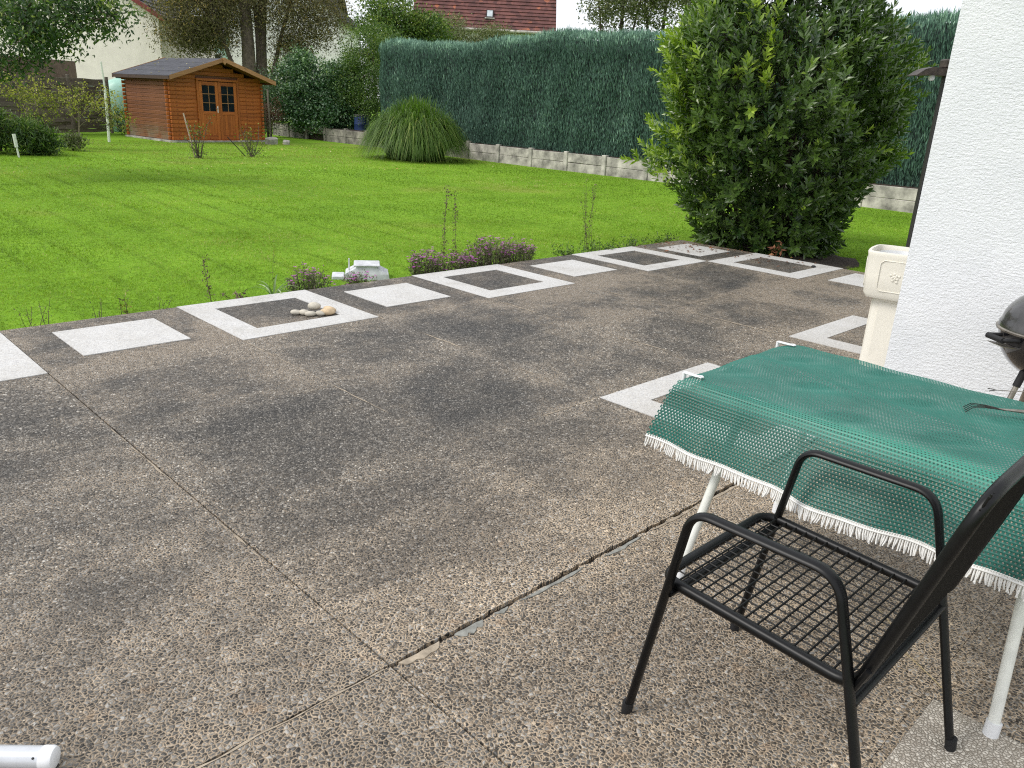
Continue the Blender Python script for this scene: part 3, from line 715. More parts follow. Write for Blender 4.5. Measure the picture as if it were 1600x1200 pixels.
# tablecloth clips
for (s0, q0, lab) in [(0, .045, 'white plastic tablecloth clip at the far corner of the table'), (0, .755, 'white plastic tablecloth clip at the corner nearest the camera')]:
    x_ = .80-q0
    c_ = empty('tablecloth_clip', (x_, YA, .735), label=lab, cat='clip', group='white clips holding the tablecloth')
    MB().cbox(-.009, .009, -.05, .014, -.009, -.003, .002).build('upper_jaw', m_whiteplastic, c_)
    MB().cbox(-.009, .009, -.045, .014, -.060, -.055, .002).build('lower_jaw', m_whiteplastic, c_)
    MB().cbox(-.009, .009, .006, .016, -.058, -.004, .002).build('bridge', m_whiteplastic, c_)
    s_ = MB()
    for k in range(5): s_.lathe([(.001, .004), (.004, .003), (.005, 0)], 8, (.009*math.cos(k*1.257), -.058+.009*math.sin(k*1.257), -.005))
    s_.tube([(.010*math.cos(k*.6), -.058+.010*math.sin(k*.6), -.004) for k in range(11)], .0025, 5, True)
    s_.build('flower_end', m_whiteplastic, c_, True)
# barbecue rake and fork
m_steel = simple('worn_steel', (.32, .29, .25), .38, metal=.85, var=.3, scale=25)
m_darksteel = simple('blackened_steel', (.06, .055, .05), .45, metal=.8, var=.4, scale=25)
rk = empty('grill_rake', (.52, -5.50, .735), label='metal barbecue hand rake lying on the green tablecloth', cat='rake')
A_ = Vector((0, 0, 0)); D_ = Vector((.40, -.92, 0)).normalized(); S_ = Vector((-D_.y, D_.x, 0))
s_ = MB(); s_.tube([D_*.10+Vector((0, 0, .012)), D_*.2+Vector((0, 0, .018)), D_*.62+Vector((0, 0, .016))], [.003, .008, .009], 8).build('handle', m_steel, rk, True)
for k in (-1.5, -.5, .5, 1.5):
    MB().tube([D_*.12+S_*.002*k+Vector((0, 0, .012)), D_*.06+S_*.010*k+Vector((0, 0, .014)), D_*.02+S_*.017*k+Vector((0, 0, .010)), S_*.019*k+Vector((0, 0, -.009))], .0016, 5).build('tine', m_darksteel, rk, True)
fk = empty('toasting_fork', (.75, -5.51, .752), label='thin two pronged toasting fork reaching over the table edge', cat='fork')
D2 = Vector((.68, -.73, .0)).normalized(); S2 = Vector((-D2.y, D2.x, 0))
MB().tube([D2*.02, D2*.50], .0016, 6).build('shaft', m_steel, fk)
for k in (-1, 1): MB().tube([D2*.022, D2*.012+S2*.006*k+Vector((0, 0, .001)), S2*.006*k+D2*-.006+Vector((0, 0, .003*k))], .0016, 6).build('prong', m_darksteel, fk)
MB().tube([D2*.40, D2*.55], .008, 8).build('handle', m_darksteel, fk, True)

# ================================================================ CHAIR
ch = empty('garden_chair', (-.52, -5.50, 0), label='black metal mesh garden chair with armrests beside the table', cat='chair')
def K(x, y, z): return (x+.52, y+5.50, z)
for (fx, ax, bx, dz) in ((-.822, -.768, -.82, .018), (-.232, -.160, -.25, .026)):
    pts = roundpath([K(fx, -5.172, .012), K(ax, -5.262, .655+dz), K(ax, -5.655, .655+dz), K(bx, -5.862, .012)],   .060, 8)
    MB().tube(pts, .0185, 14, flat=.58, up=(1, 0, 0)).build('arm_and_leg_frame', m_black, ch, True)
    for (x_, y_) in ((fx, -5.172), (bx, -5.862)):
        MB().tube([K(x_, y_+(.003 if y_ > -5.5 else -.003), 0), K(x_, y_, .035)], .0195, 14, flat=.75, up=(1, 0, 0)).build('foot_cap', m_rubber, ch, True)
# seat and back tube: one bent loop
xl, xr = -.752, -.188
def seatz(y): return .405+(y+5.72)*.05
BT, BY = .962, -5.892                                              # top of the back
fr = [K(xl, BY, BT), K(xl, -5.735, .405), K(xl, -5.185, .432), K(xr, -5.185, .432), K(xr, -5.735, .405), K(xr, BY, BT)]
rad_ = [.10, .06, .065, .065, .06, .10]; loop = []
for q in range(6): loop += bend(fr[q-1], fr[q], fr[(q+1) % 6], rad_[q], 8)
MB().tube(loop, .0150, 12, True).build('seat_and_back_frame', m_black, ch, True)
s_ = MB()
for k in range(15):                                               # wires front to back, rising into the back
    x_ = xl+.035*(k+.55)
    if x_ > xr-.01: break
    w_ = roundpath([K(x_, -5.185, .436), K(x_, -5.735, .409), K(x_, BY+.003, BT-.01)], .05, 5); s_.tube(w_, .0024, 5)
for k in range(17):
    y_ = -5.185-.034*(k+.4)
    if y_ < -5.735: break
    s_.tube([K(xl, y_, seatz(y_)+.007), K(xr, y_, seatz(y_)+.007)], .0030, 5)
s_.build('seat_mesh', m_wire, ch, kind='stuff')
s_ = MB()
for k in range(34):
    f_ = .02+k*.028
    if f_ > .96: break
    s_.tube([K(xl, -5.735+(BY+5.735)*f_, .405+(BT-.405)*f_), K(xr, -5.735+(BY+5.735)*f_, .405+(BT-.405)*f_)], .0019, 5)
for k in range(40):
    x_ = xl+.014*(k+.5)
    if x_ > xr: break
    s_.tube([K(x_, -5.745, .42), K(x_, BY, BT)], .0026, 4)
s_.build('back_mesh', m_wire, ch, kind='stuff')
for y_, z_, nm in ((-5.232, .412, 'front_cross_tube'), (-5.745, .385, 'rear_cross_tube')):
    MB().tube([K(-.785, y_, z_), K(-.19, y_, z_)], .012, 12, flat=.8, up=(0, 1, 0)).build(nm, m_black, ch, True)
for x_ in (-.775, -.175): MB().tube([K(x_, -5.74, .42), K(x_, -5.762, .48)], .008, 8).build('back_bracket', m_black, ch, True)

# ================================================================ KETTLE GRILL
gc = (1.85, -5.47)
M, t, b = newmat('black_enamel'); setc(t, b, (.012, .012, .014)); b.inputs['Roughness'].default_value = .14; b.inputs['Coat Weight'].default_value = .6; b.inputs['Coat Roughness'].default_value = .05
m_enamel = M
m_lid = simple('sooty_enamel', (.045, .043, .042), .27, var=.5, scale=9, coat=.4)
gr = empty('kettle_grill', (*gc, 0), label='black kettle barbecue with closed lid in front of the white wall', cat='barbecue')
Rg = .235; ZR = .775
prof = [(Rg*math.sin(a), ZR-.0-Rg*.95*math.cos(a)*1.0) for a in [math.radians(x) for x in range(2, 91, 8)]]
MB().lathe(prof, 48).build('bowl', m_enamel, gr, True)
MB().lathe([(Rg, ZR-.004), (Rg+.012, ZR-.002), (Rg+.014, ZR+.006), (Rg+.004, ZR+.012), (Rg, ZR+.006)], 48).build('rim', m_steel, gr, True)
MB().lathe([(Rg+.006, ZR+.012), (Rg+.004, ZR+.03)]+[(Rg*math.cos(a)*.99, ZR+.03+Rg*.74*math.sin(a)) for a in [math.radians(x) for x in range(4, 90, 7)]]+[(.002, ZR+.03+Rg*.742)], 48).build('lid', m_lid, gr, True)
lh = MB().tube(roundpath([(-.05, 0, ZR+.20), (-.05, 0, ZR+.25), (.05, 0, ZR+.25), (.05, 0, ZR+.20)], .015, 4), .007, 8).build('lid_handle', m_rubber, gr, True)
MB().lathe([(.001, .012), (.045, .010), (.048, 0)], 20, (.10, .05, ZR+.19)).build('vent', m_steel, gr, True)
hd = Vector((-.80, .60, 0)).normalized(); hs_ = Vector((-hd.y, hd.x, 0))
for sgn in (1, -1):
    d_ = hd*sgn
    h_ = MB().tube(roundpath([d_*(Rg-.003)+hs_*.055+Vector((0, 0, ZR-.022)), d_*(Rg+.068)+hs_*.055+Vector((0, 0, ZR-.020)), d_*(Rg+.068)-hs_*.055+Vector((0, 0, ZR-.020)), d_*(Rg-.003)-hs_*.055+Vector((0, 0, ZR-.022))], .014, 5), .009, 10).build('side_handle', m_rubber, gr, True)
    MB().tube([d_*(Rg+.072)+hs_*.05+Vector((0, 0, ZR-.022)), d_*(Rg+.072)-hs_*.05+Vector((0, 0, ZR-.022))], .0135, 12).build('grip', m_rubber, h_, True)
    s_ = MB(); Mx = Matrix.Translation(d_*(Rg+.03)+Vector((0, 0, ZR-.055))) @ Matrix.Rotation(math.atan2(d_.y, d_.x), 4, 'Z')
    s_.cbox(-.035, .035, -.052, .052, -.002, .002, .0008, Mx @ Matrix.Rotation(-.12, 4, 'Y')).build('heat_plate', m_steel, h_)
for a in (150, 265, 30):
    a = math.radians(a); d_ = Vector((math.cos(a), math.sin(a), 0))
    lg = MB().tube([d_*.135+Vector((0, 0, ZR-.185)), d_*.30+Vector((0, 0, .02))], .0125, 10).build('leg', m_steel, gr, True)
    MB().tube([d_*.13+Vector((0, 0, ZR-.17)), d_*.155+Vector((0, 0, ZR-.25))], .017, 10).build('socket', m_rubber, lg, True)
MB().lathe([(.001, .30), (.10, .305), (.135, .325), (.14, .33), (.10, .315), (.001, .31)], 32).build('ash_pan', m_steel, gr, True)
for sgn in (-1, 1):
    MB().lathe([(.02, -.014), (.07, -.016), (.076, 0), (.07, .016), (.02, .014)], 24, M=Matrix.Translation((sgn*.24, -.13, .076)) @ Matrix.Rotation(PI/2, 4, 'Y')).build('wheel', m_rubber, gr, True)
MB().tube([(-.24, -.13, .076), (.24, -.13, .076)], .006, 8).build('axle', m_steel, gr)

# white tube lying at the lower left
tu = empty('metal_tube', (-2.09, -4.335, .031), label='white metal tube with end cap lying on paving lower left', cat='tube')
d_ = Vector((-.74, .67, 0)).normalized()
MB().tube([d_*.012, d_*.9], .029, 24).build('tube', simple('white_lacquered_metal', (.60, .62, .65), .3, metal=.3, var=.1), tu, True)
MB().tube([d_*.03, d_*.008, (0, 0, 0), -d_*.004], [.0300, .0305, .027, .018], 24).build('end_cap', m_whiteplastic, tu, True)
MB().lathe([(.0005, .0012), (.003, .001), (.0032, 0)], 8, M=Matrix.Translation(d_*.045+Vector((-.012, -.02, .0195))) @ Matrix.Rotation(.8, 4, 'X')).build('rivet', m_rubber, tu)

# ================================================================ GARDEN: plant helpers
def addtube_np(s_, a_, b_, r0, r1, sag=.0, n=5, seg=4, wob=.05):
    a_, b_ = Vector(a_), Vector(b_); L_ = (b_-a_).length; pts = []
    w1 = Vector((random.uniform(-1, 1), random.uniform(-1, 1), random.uniform(-.5, .5)))*L_*wob
    for i in range(seg+1):
        t_ = i/seg; pts.append(a_.lerp(b_, t_)+w1*math.sin(PI*t_)+Vector((0, 0, sag*L_*math.sin(PI*t_))))
    s_.tube(pts, [r0+(r1-r0)*i/seg for i in range(seg+1)], n); return pts
def tree(name, label, cat, base, trunk_top, tr_r, crowns, leaf, mat, per, nclump, seed, sigma=.28, nbranch=30, four=False, group=None, bmat=None, extra_trunks=(), tint0=.4, tintvar=.3, clumpthr=-.9, width=.5, up=.1, twigs=True):
    global rng
    random.seed(seed); rng = np.random.default_rng(seed)
    base = Vector(base); root = empty(name, base, label=label, cat=cat, group=group)
    tt = Vector(trunk_top)-base; bm_ = bmat or m_bark
    s_ = MB(); tp = addtube_np(s_, (0, 0, 0), tt, tr_r, tr_r*.45, n=10, seg=8, wob=.02); s_.build('trunk', bm_, root, True)
    trunks = [tp]
    for (b_, t_, r_) in extra_trunks:
        s_ = MB(); q = addtube_np(s_, Vector(b_)-base, Vector(t_)-base, r_, r_*.5, n=9, seg=8, wob=.03); s_.build('trunk', bm_, root, True); trunks.append(q)
    # clump centres
    Pc = []; per_c = []
    for (c_, rad, frac) in crowns:
        n_ = int(nclump*frac*1.6)+3
        d_ = rdir(n_); r_ = rng.uniform(0, 1, n_)**.42
        Q = np.array(c_)-np.array(base)+d_*r_[:, None]*np.array(rad)
        keep = pnoise(Q, 1.4/max(.6, min(rad)*.5), seed) > clumpthr
        Q = Q[keep][:int(nclump*frac)]; Pc.append(Q)
    Pc = np.concatenate(Pc)
    s_ = MB(); nodes = [p_ for tr_ in trunks for p_ in tr_[2:]]
    order = np.argsort(np.linalg.norm(Pc-np.array(tt), axis=1))
    nb_ = min(len(Pc), nbranch); pick = order[np.linspace(0, len(order)-1, nb_).astype(int)]
    for i in pick:
        q = Vector(Pc[i]); k = min(nodes, key=lambda z_: (z_-q).length+.6*max(0, z_.z-q.z+.3))
        pts = addtube_np(s_, k, q, min(tr_r*.35, .014*(q-k).length+.008), .006, .06, 5, 5, .07); nodes += pts[2:]
    if twigs:
        NA = np.array([tuple(z_) for z_ in nodes])
        for i in range(0, len(Pc), 2):
            q = Pc[i]; k = NA[np.argmin(((NA-q)**2).sum(1))]
            addtube_np(s_, k, q, .009, .003, 0, 4, 2, .1)
    s_.build('branches', bm_, root, False, 'stuff')
    n_ = len(Pc)*per
    ci = np.repeat(np.arange(len(Pc)), per)
    P = Pc[ci]+rng.normal(0, sigma, (n_, 3))*np.array([1, 1, .75])
    D = rdir(n_, up); Nn = rdir(n_, 1.2)
    L_ = rng.uniform(.7, 1.25, n_)*leaf
    V, F, k = leafV(P, D, Nn, L_, L_*width, .2, .12, four)
    ct = rng.normal(0, tintvar*.6, len(Pc)); tint = np.clip(tint0+ct[ci]+rng.normal(0, tintvar*.5, n_)+.12*(P[:, 2]-Pc[:, 2].mean())/max(.5, Pc[:, 2].std())*.6, 0, 1)
    link('crown', npmesh('crown', V, F, np.repeat(tint, k)), root, mat, 'stuff')
    return root

m_bay = leafmat('bay_leaf', (.016, .045, .016), (.110, .185, .035), .30, .26, (.32, .44, .05), .65)
m_cyp = leafmat('cypress_spray', (.030, .070, .054), (.135, .24, .185), .7, .14, (.38, .58, .43), .2, (1, 1.05, .9))
m_ivy = leafmat('ivy_leaf', (.022, .065, .022), (.090, .180, .080), .40, .18, (.28, .40, .20), .5)
m_shrub = leafmat('shrub_leaf', (.035, .080, .020), (.125, .205, .045), .5, .25, (.22, .28, .05))
m_yel = leafmat('yellowing_leaf', (.07, .10, .02), (.20, .22, .04), .55, .3, (.42, .40, .08))
m_brown = leafmat('brown_needles', (.10, .095, .045), (.25, .235, .115), .8, .3, (.40, .30, .10), .2, (1, .95, .7))
m_olive = leafmat('olive_leaf', (.07, .09, .035), (.19, .21, .09), .6, .2, (.24, .25, .12))
m_cherry = leafmat('cherry_leaf', (.030, .065, .026), (.12, .19, .075), .5, .35, (.34, .38, .13))
m_dry = leafmat('dry_leaf', (.11, .04, .02), (.26, .11, .06), .8, .2, (.4, .2, .1))

# ---------------------------------------------------------------- bay bush
BC = np.array([7.90, -.76, LZ])
bush = empty('laurel_bush', tuple(BC), label='large glossy dark green laurel bush at the patio corner', cat='bush')
eR = np.array([.72, -.69, 0]); eF = np.array([.69, .72, 0])
ZK = [0, .25, .6, 1.0, 1.5, 2.0, 2.5, 2.9, 3.3, 3.7, 4.0]; RK = [.64, .82, .98, 1.12, 1.26, 1.38, 1.38, 1.04, .74, .42, .1]
def env(z, a):
    r = np.interp(z, ZK, RK); x, y = np.cos(a), np.sin(a)
    l = 1+.09*np.sin(a*3+z*1.9)+.06*np.sin(a*5-z*3.1+1)+.05*np.sin(a*9+z*5)
    cr = x*eR[0]+y*eR[1]
    l = l+.42*np.exp(-((cr+1)/.10)**2-((z-1.05)/.22)**2)+.15*np.exp(-((cr-1)/.16)**2-((z-1.3)/.3)**2)
    l = l-.18*np.exp(-((cr-1)/.3)**2-((z-.45)/.35)**2)
    return r*l
rng = np.random.default_rng(21); random.seed(21)
def sprig_template(seed, nleaf=13, bright=False):
    r = np.random.default_rng(seed); P, D, Nn, L_ = [], [], [], []
    for k in range(nleaf):
        h_ = .01+.19*k/nleaf; a = k*2.4+r.normal(0, .25); el = .50+.68*k/nleaf+r.normal(0, .12)
        P.append((0, 0, h_)); D.append((math.cos(a)*math.cos(el), math.sin(a)*math.cos(el), math.sin(el))); Nn.append((-math.cos(a)*math.sin(el), -math.sin(a)*math.sin(el), math.cos(el)))
        L_.append(r.uniform(.098, .132)*(1-.3*k/nleaf))
    L_ = np.array(L_); V, F, k = leafV(np.array(P), np.array(D), np.array(Nn), L_, L_*.37, .14, .05, True)
    return V, F, k, nleaf
TPL = [sprig_template(s) for s in (1, 2, 3, 4, 5)]
def frames(D, spin):
    D = unit(D); ref = np.where(np.abs(D[:, 2:3]) > .9, [[1., 0, 0]], [[0, 0, 1.]])
    X_ = unit(np.cross(ref, D)); Y_ = np.cross(D, X_)
    c_, s2 = np.cos(spin)[:, None], np.sin(spin)[:, None]
    return X_*c_+Y_*s2, -X_*s2+Y_*c_, D
layers = [(1.0, 2000, .05), (.90, 1400, .06), (.76, 1000, .08), (.55, 450, .12)]
SP, SD, SL = [], [], []
for fr_, n_, jit in layers:
    z = rng.uniform(0.02, 3.95, n_*2); rr_ = np.interp(z, ZK, RK); keep = rng.uniform(0, 1.8, n_*2) < rr_; z = z[keep][:n_]; n2 = len(z)
    a = rng.uniform(0, 2*PI, n2); r_ = env(z, a)*(fr_+rng.normal(0, jit, n2))
    hole = pnoise(np.stack([np.cos(a)*2, np.sin(a)*2, z*1.3], 1), 2.2, 3)
    if fr_ > .95: r_ = r_*(1+.11*hole)+(rng.uniform(size=n2) < .07)*rng.uniform(0, .20, n2)
    SP.append(np.stack([r_*np.cos(a), r_*np.sin(a), z], 1))
    out = np.stack([np.cos(a), np.sin(a), np.interp(z, [0, 2, 3.2, 4], [.45, .9, 1.5, 3])], 1)+rng.normal(0, .32, (n2, 3)); SD.append(out); SL.append(np.full(n2, fr_))
SP = np.concatenate(SP); SD = np.concatenate(SD); SL = np.concatenate(SL)
SP = SP-np.array([.72, -.69, 0])[None]*(.13*np.clip(SP[:, 2:3]-1.2, 0, 2.2)); scl = rng.uniform(.75, 1.3, len(SP)); spin = rng.uniform(0, 6.28, len(SP)); X_, Y_, Z_ = frames(SD, spin)
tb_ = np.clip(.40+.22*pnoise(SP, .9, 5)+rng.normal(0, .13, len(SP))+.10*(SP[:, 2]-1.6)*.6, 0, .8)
cr = SP @ eR; tb_ += np.clip((np.abs(cr)-.75)*.5, 0, .42)*(SL > .85)-.12*(SL < .8)  # backlit edge glow painted as brighter tint, inner layers darkened as shade
# bright new shoots
new = (SL > .95) & (np.abs(cr+.75) < .22) & (SP[:, 2] > 1.9) & ((SP @ eF) < 0) & (rng.uniform(size=len(SP)) < .45); tb_[new] = 1.0
new2 = (SL > .95) & (rng.uniform(size=len(SP)) < .005); tb_[new2] = .95
front = np.where((SL > .95) & ((SP @ eF) < .1))[0]
# the outermost sprigs facing the garden are parts of their own, the rest of the foliage is one mass
outer = set(rng.choice(front, 260, replace=False).tolist())
mass = np.array([i for i in range(len(SP)) if i not in outer])
Vl, Fl, Tl, off = [], [], [], 0
for ti in range(5):
    idx = mass[mass % 5 == ti]; V0, F0, k, nl = TPL[ti]
    V = SP[idx][:, None]+(V0[None, :, 0:1]*X_[idx][:, None]+V0[None, :, 1:2]*Y_[idx][:, None]+V0[None, :, 2:3]*Z_[idx][:, None])*scl[idx][:, None, None]
    Vl.append(V.reshape(-1, 3)); Fl.append((F0[None]+(np.arange(len(idx))*len(V0))[:, None, None]).reshape(-1, 3)+off)
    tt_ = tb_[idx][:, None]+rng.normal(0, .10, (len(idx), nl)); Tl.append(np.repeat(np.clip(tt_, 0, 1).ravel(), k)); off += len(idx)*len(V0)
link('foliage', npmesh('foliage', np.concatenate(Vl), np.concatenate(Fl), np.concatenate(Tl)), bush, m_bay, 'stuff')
mesh_cache = {}
for i in sorted(outer):
    lv = min(4, int(tb_[i]*5)); ky = (i % 5, lv)
    if ky not in mesh_cache:
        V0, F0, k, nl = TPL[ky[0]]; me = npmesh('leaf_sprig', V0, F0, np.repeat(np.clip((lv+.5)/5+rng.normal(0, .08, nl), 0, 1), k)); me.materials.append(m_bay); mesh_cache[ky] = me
    o = bpy.data.objects.new('leaf_sprig', mesh_cache[ky]); C.objects.link(o); o.parent = bush
    R3 = Matrix((Vector(X_[i]), Vector(Y_[i]), Vector(Z_[i]))).transposed().to_4x4()
    o.matrix_local = Matrix.Translation(Vector(SP[i])) @ R3 @ Matrix.Scale(float(scl[i]), 4)
for k in range(9):
    a = k*.7+.2; s_ = MB(); r_ = random.uniform(.05, .35)
    addtube_np(s_, (math.cos(a)*.12, math.sin(a)*.12, 0), (math.cos(a)*(r_+.8), math.sin(a)*(r_+.8), random.uniform(1.6, 3.2)), .028, .008, 0, 6, 7, .06); s_.build('stem', m_bark, bush, True)
s_ = MB()
for i in range(0, len(SP), 5):
    q = SP[i]; k = q*np.array([.55, .55, .78]); addtube_np(s_, k, q*np.array([.93, .93, .97]), .005, .0025, 0, 3, 2, .05)
s_.build('branches', m_twig, bush, kind='stuff')
n = 26; P = np.stack([rng.uniform(-.06, .06, n), rng.uniform(-.06, .06, n), rng.uniform(.02, .30, n)], 1)+np.array([-.86, -.62, 0.02])
V, F, k = leafV(P, rdir(n, -1), rdir(n), rng.uniform(.06, .10, n), .035, .25, .2)
link('dry_leaves', npmesh('dry_leaves', V, F, np.repeat(rng.uniform(0, 1, n), k)), bush, m_dry, 'stuff')

# ---------------------------------------------------------------- cypress hedge
rng = np.random.default_rng(5)
HXF, HXB, HY0, HY1, HZ0, HZ1 = 15.98, 17.5, -4.5, 20.3, .28, 3.62
hedge = empty('cypress_hedge', (HXF, 7, LZ), label='tall clipped blue green cypress hedge behind the concrete wall', cat='hedge')
def top_z(y): return HZ1+.0*y+.10*np.sin(y*.7)+.05*np.sin(y*2.3+1)+.012*(8-y)
def hedge_pts(n, face):
    if face == 'front':
        y = rng.uniform(HY0, HY1, n); z = rng.uniform(HZ0, 1, n)*0+HZ0+(top_z(y)-HZ0)*rng.uniform(0, 1, n)
        rnd = np.clip((z-top_z(y)+.35)/.35, 0, 1)**2*.35+np.clip((y-HY1+.7)/.7, 0, 1)**2*.55
        x = HXF+.05*np.sin(y*1.7)+.05*np.sin(y*4.1+z*2)+rnd+.02*np.sin(z*5); nr = np.tile([-1., 0, 0], (n, 1))
    elif face == 'top':
        y = rng.uniform(HY0, HY1-.2, n); x = rng.uniform(HXF+.1, HXB, n); z = top_z(y)-.12*np.clip((HXF+.4-x)/.4, 0, 1)-.25*np.clip((y-HY1+.8)/.8, 0, 1)**2; nr = np.tile([-.15, 0, 1.], (n, 1))
    else:
        x = rng.uniform(HXF+.3, HXB, n); z = rng.uniform(HZ0, HZ1-.1, n); y = HY1-.0+.05*np.sin(z*4)+0*x; nr = np.tile([0, 1., 0], (n, 1))
    return np.stack([x, y, z], 1), nr
Vl, Fl, Tl, off = [], [], [], 0
for face, n_ in (('front', 95000), ('top', 26000), ('end', 5000)):
    P, nr = hedge_pts(n_, face); upm = 1.5 if face != 'top' else 1.1
    D = unit(nr*.30*(face != 'top')+rng.normal(0, .24 if face != 'top' else .30, (n_, 3))+np.array([0, 0, upm]))
    P = P+nr*rng.normal(0, .045, (n_, 1)); L_ = rng.uniform(.07, .17, n_)*(1.35 if face == 'top' else 1); 
    V, F, k = leafV(P-D*L_[:, None]*.3, D, nr+rng.normal(0, .6, (n_, 3)), L_, rng.uniform(.013, .030, n_), .25, -.05, False)
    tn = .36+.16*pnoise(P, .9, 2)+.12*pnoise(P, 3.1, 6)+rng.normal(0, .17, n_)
    if face == 'top': tn = tn+.40  # lit top painted in: lighter tint here and along the upper fringe
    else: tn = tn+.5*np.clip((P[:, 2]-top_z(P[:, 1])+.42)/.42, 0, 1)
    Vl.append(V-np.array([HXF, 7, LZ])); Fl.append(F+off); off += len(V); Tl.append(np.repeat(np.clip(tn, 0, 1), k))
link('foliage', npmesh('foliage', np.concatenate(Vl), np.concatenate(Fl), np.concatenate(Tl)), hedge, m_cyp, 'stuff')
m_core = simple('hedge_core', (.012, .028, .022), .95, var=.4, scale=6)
ny_ = 60; V = []; F = []
for i in range(ny_+1):
    y = HY0+(HY1-.25-HY0)*i/ny_; tz = float(top_z(y))-.12-.25*max(0, (y-HY1+.9)/.9)**2
    ex = .5*max(0, (y-HY1+.7)/.7)**2
    V += [(HXF+.10+ex, y, HZ0-.2), (HXF+.10+ex, y, tz-.35), (HXF+.38+ex, y, tz), (HXB, y, tz), (HXB, y, HZ0-.2)]
for i in range(ny_):
    for k in range(4): F.append((i*5+k, i*5+k+1, i*5+k+6, i*5+k+5))
F += [(0, 1, 2, 3, 4), tuple(ny_*5+k for k in (4, 3, 2, 1, 0))]
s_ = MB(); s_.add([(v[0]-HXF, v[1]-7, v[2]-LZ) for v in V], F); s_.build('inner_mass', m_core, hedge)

# ---------------------------------------------------------------- concrete wall of posts and panels
cwall = empty('concrete_wall', (15.80, 10, LZ), label='low precast concrete wall of posts and panels below the hedge', cat='wall')
yk = -3.1; step = 1.475; k = 0
post_me = MB().cbox(-.06, .08, -.075, .075, -.15, .55, .012).mesh('post'); panel_me = {}
while yk < 26.5:
    old = yk > 13.4
    key = 'o' if old else 'n'
    if ('p', key) not in panel_me:
        a_ = post_me.copy(); a_.materials.append(m_concrete_old if old else m_concrete); panel_me[('p', key)] = a_
        for j in (0, 1):
            b_ = MB().cbox(-.02, .04, .080, step-.080, -.15+j*.40, .240+j*.265, .008).mesh('panel'); b_.materials.append(m_concrete_old if old else m_concrete); panel_me[(j, key)] = b_
    o = link('post', panel_me[('p', key)], cwall); o.location = (0, yk-10, (0 if not old else .02)); o.rotation_euler = (random.uniform(-.01, .01), random.uniform(-.03, .03) if old else 0, 0)
    for j in (0, 1):
        if j == 0 and 22.3 < yk < 23.6: continue                # the broken bay
        o = link('panel', panel_me[(j, key)], cwall); o.location = (random.uniform(-.004, .004), yk-10, 0); o.rotation_euler = (random.uniform(-.004, .004), 0, 0)
    yk += step; k += 1
MB().box(15.9, 17.6, -4.5, 27, -.2, .40).build('raised_bed', m_soil).__setitem__('kind', 'structure')

# ---------------------------------------------------------------- ornamental grass
rng = np.random.default_rng(11); random.seed(11)
gcx, gcy = 13.55, 14.55
og = empty('ornamental_grass', (gcx, gcy, LZ), label='big arching clump of green ornamental grass before the hedge', cat='grass clump')
n_ = 7500; a = rng.uniform(0, 2*PI, n_); r0 = np.sqrt(rng.uniform(0, 1, n_))*.88
P0 = np.stack([r0*np.cos(a), r0*np.sin(a), np.zeros(n_)], 1)
a2 = a+rng.normal(0, .55, n_); q_ = np.clip(r0/.80+rng.normal(0, .22, n_), 0, 1.25); reach = .12+.80*q_; peak = 1.72-.48*q_**2+rng.normal(0, .13, n_); endz = peak*np.clip(.98-.70*q_+rng.normal(0, .17, n_), .04, 1)
seg = 6; ts = np.linspace(0, 1, seg+1)
cx_ = P0[:, None, 0]+np.cos(a2)[:, None]*reach[:, None]*(ts**1.5)[None]; cy_ = P0[:, None, 1]+np.sin(a2)[:, None]*reach[:, None]*(ts**1.5)[None]
up_ = np.sin(np.clip(ts*1.6, 0, PI/2))[None]; dn_ = np.clip((ts-.55)/.45, 0, 1)[None]**1.4
cz_ = peak[:, None]*up_-(peak-endz)[:, None]*dn_; cz_ = np.maximum(cz_, .02)
wd = (.013*(1-ts)**.6+.001)[None]*rng.uniform(.7, 1.3, n_)[:, None]; sx_, sy_ = -np.sin(a2)[:, None]*wd, np.cos(a2)[:, None]*wd
V = np.stack([np.stack([cx_-sx_, cy_-sy_, cz_], -1), np.stack([cx_+sx_, cy_+sy_, cz_], -1)], 2).reshape(-1, 3)
b0 = (np.arange(n_)*(seg+1)*2)[:, None]+(np.arange(seg)*2)[None]; F = np.stack([b0, b0+1, b0+3, b0+2], -1).reshape(-1, 4)
tint = np.clip(.45+rng.normal(0, .22, n_), 0, 1)[:, None, None]+(np.clip(ts, 0, 1)*.22-.14)[None, :, None]; tint = np.broadcast_to(tint, (n_, seg+1, 2))
m_og = leafmat('ornamental_grass_blade', (.04, .085, .014), (.125, .22, .03), .5, .35, (.32, .36, .10))
link('blades', npmesh('blades', V, F, np.clip(tint, 0, 1).reshape(-1)), og, m_og, 'stuff')

# ---------------------------------------------------------------- shed
sx, sy, th = 9.041, 22.265, .108; W_, D_s, z0, HE, HR, OF, OB, OS = 3.6, 3.0, -.07, 2.0, 2.66, .60, .35, .217
shed = empty('garden_shed', (sx, sy, 0), th, 'orange brown wooden garden shed with grey felt gable roof', 'shed')
slope = (HR-HE)/(W_/2+OS)
def rz_(x): return HR-abs(x-W_/2)*slope-.05                       # underside line of the roof
PH = .134; nrow = 16
DX0, DX1, DZ1 = 1.13, 2.58, 1.90
pc = {}
def plank(x0, x1, y, z, mat, horizontal='x', h=PH):
    key = (round(x1-x0, 3), horizontal, mat.name, round(h, 3))
    if key not in pc:
        s_ = MB()
        if horizontal == 'x': s_.cbox(0, x1-x0, 0, .04, 0, h-.003, .012)
        else: s_.cbox(0, .04, 0, x1-x0, 0, h-.003, .012)
        me = s_.mesh('plank'); me.materials.append(mat); pc[key] = me
    return link('plank', pc[key], shed, loc=(x0, y, z) if horizontal == 'x' else (y, x0, z))
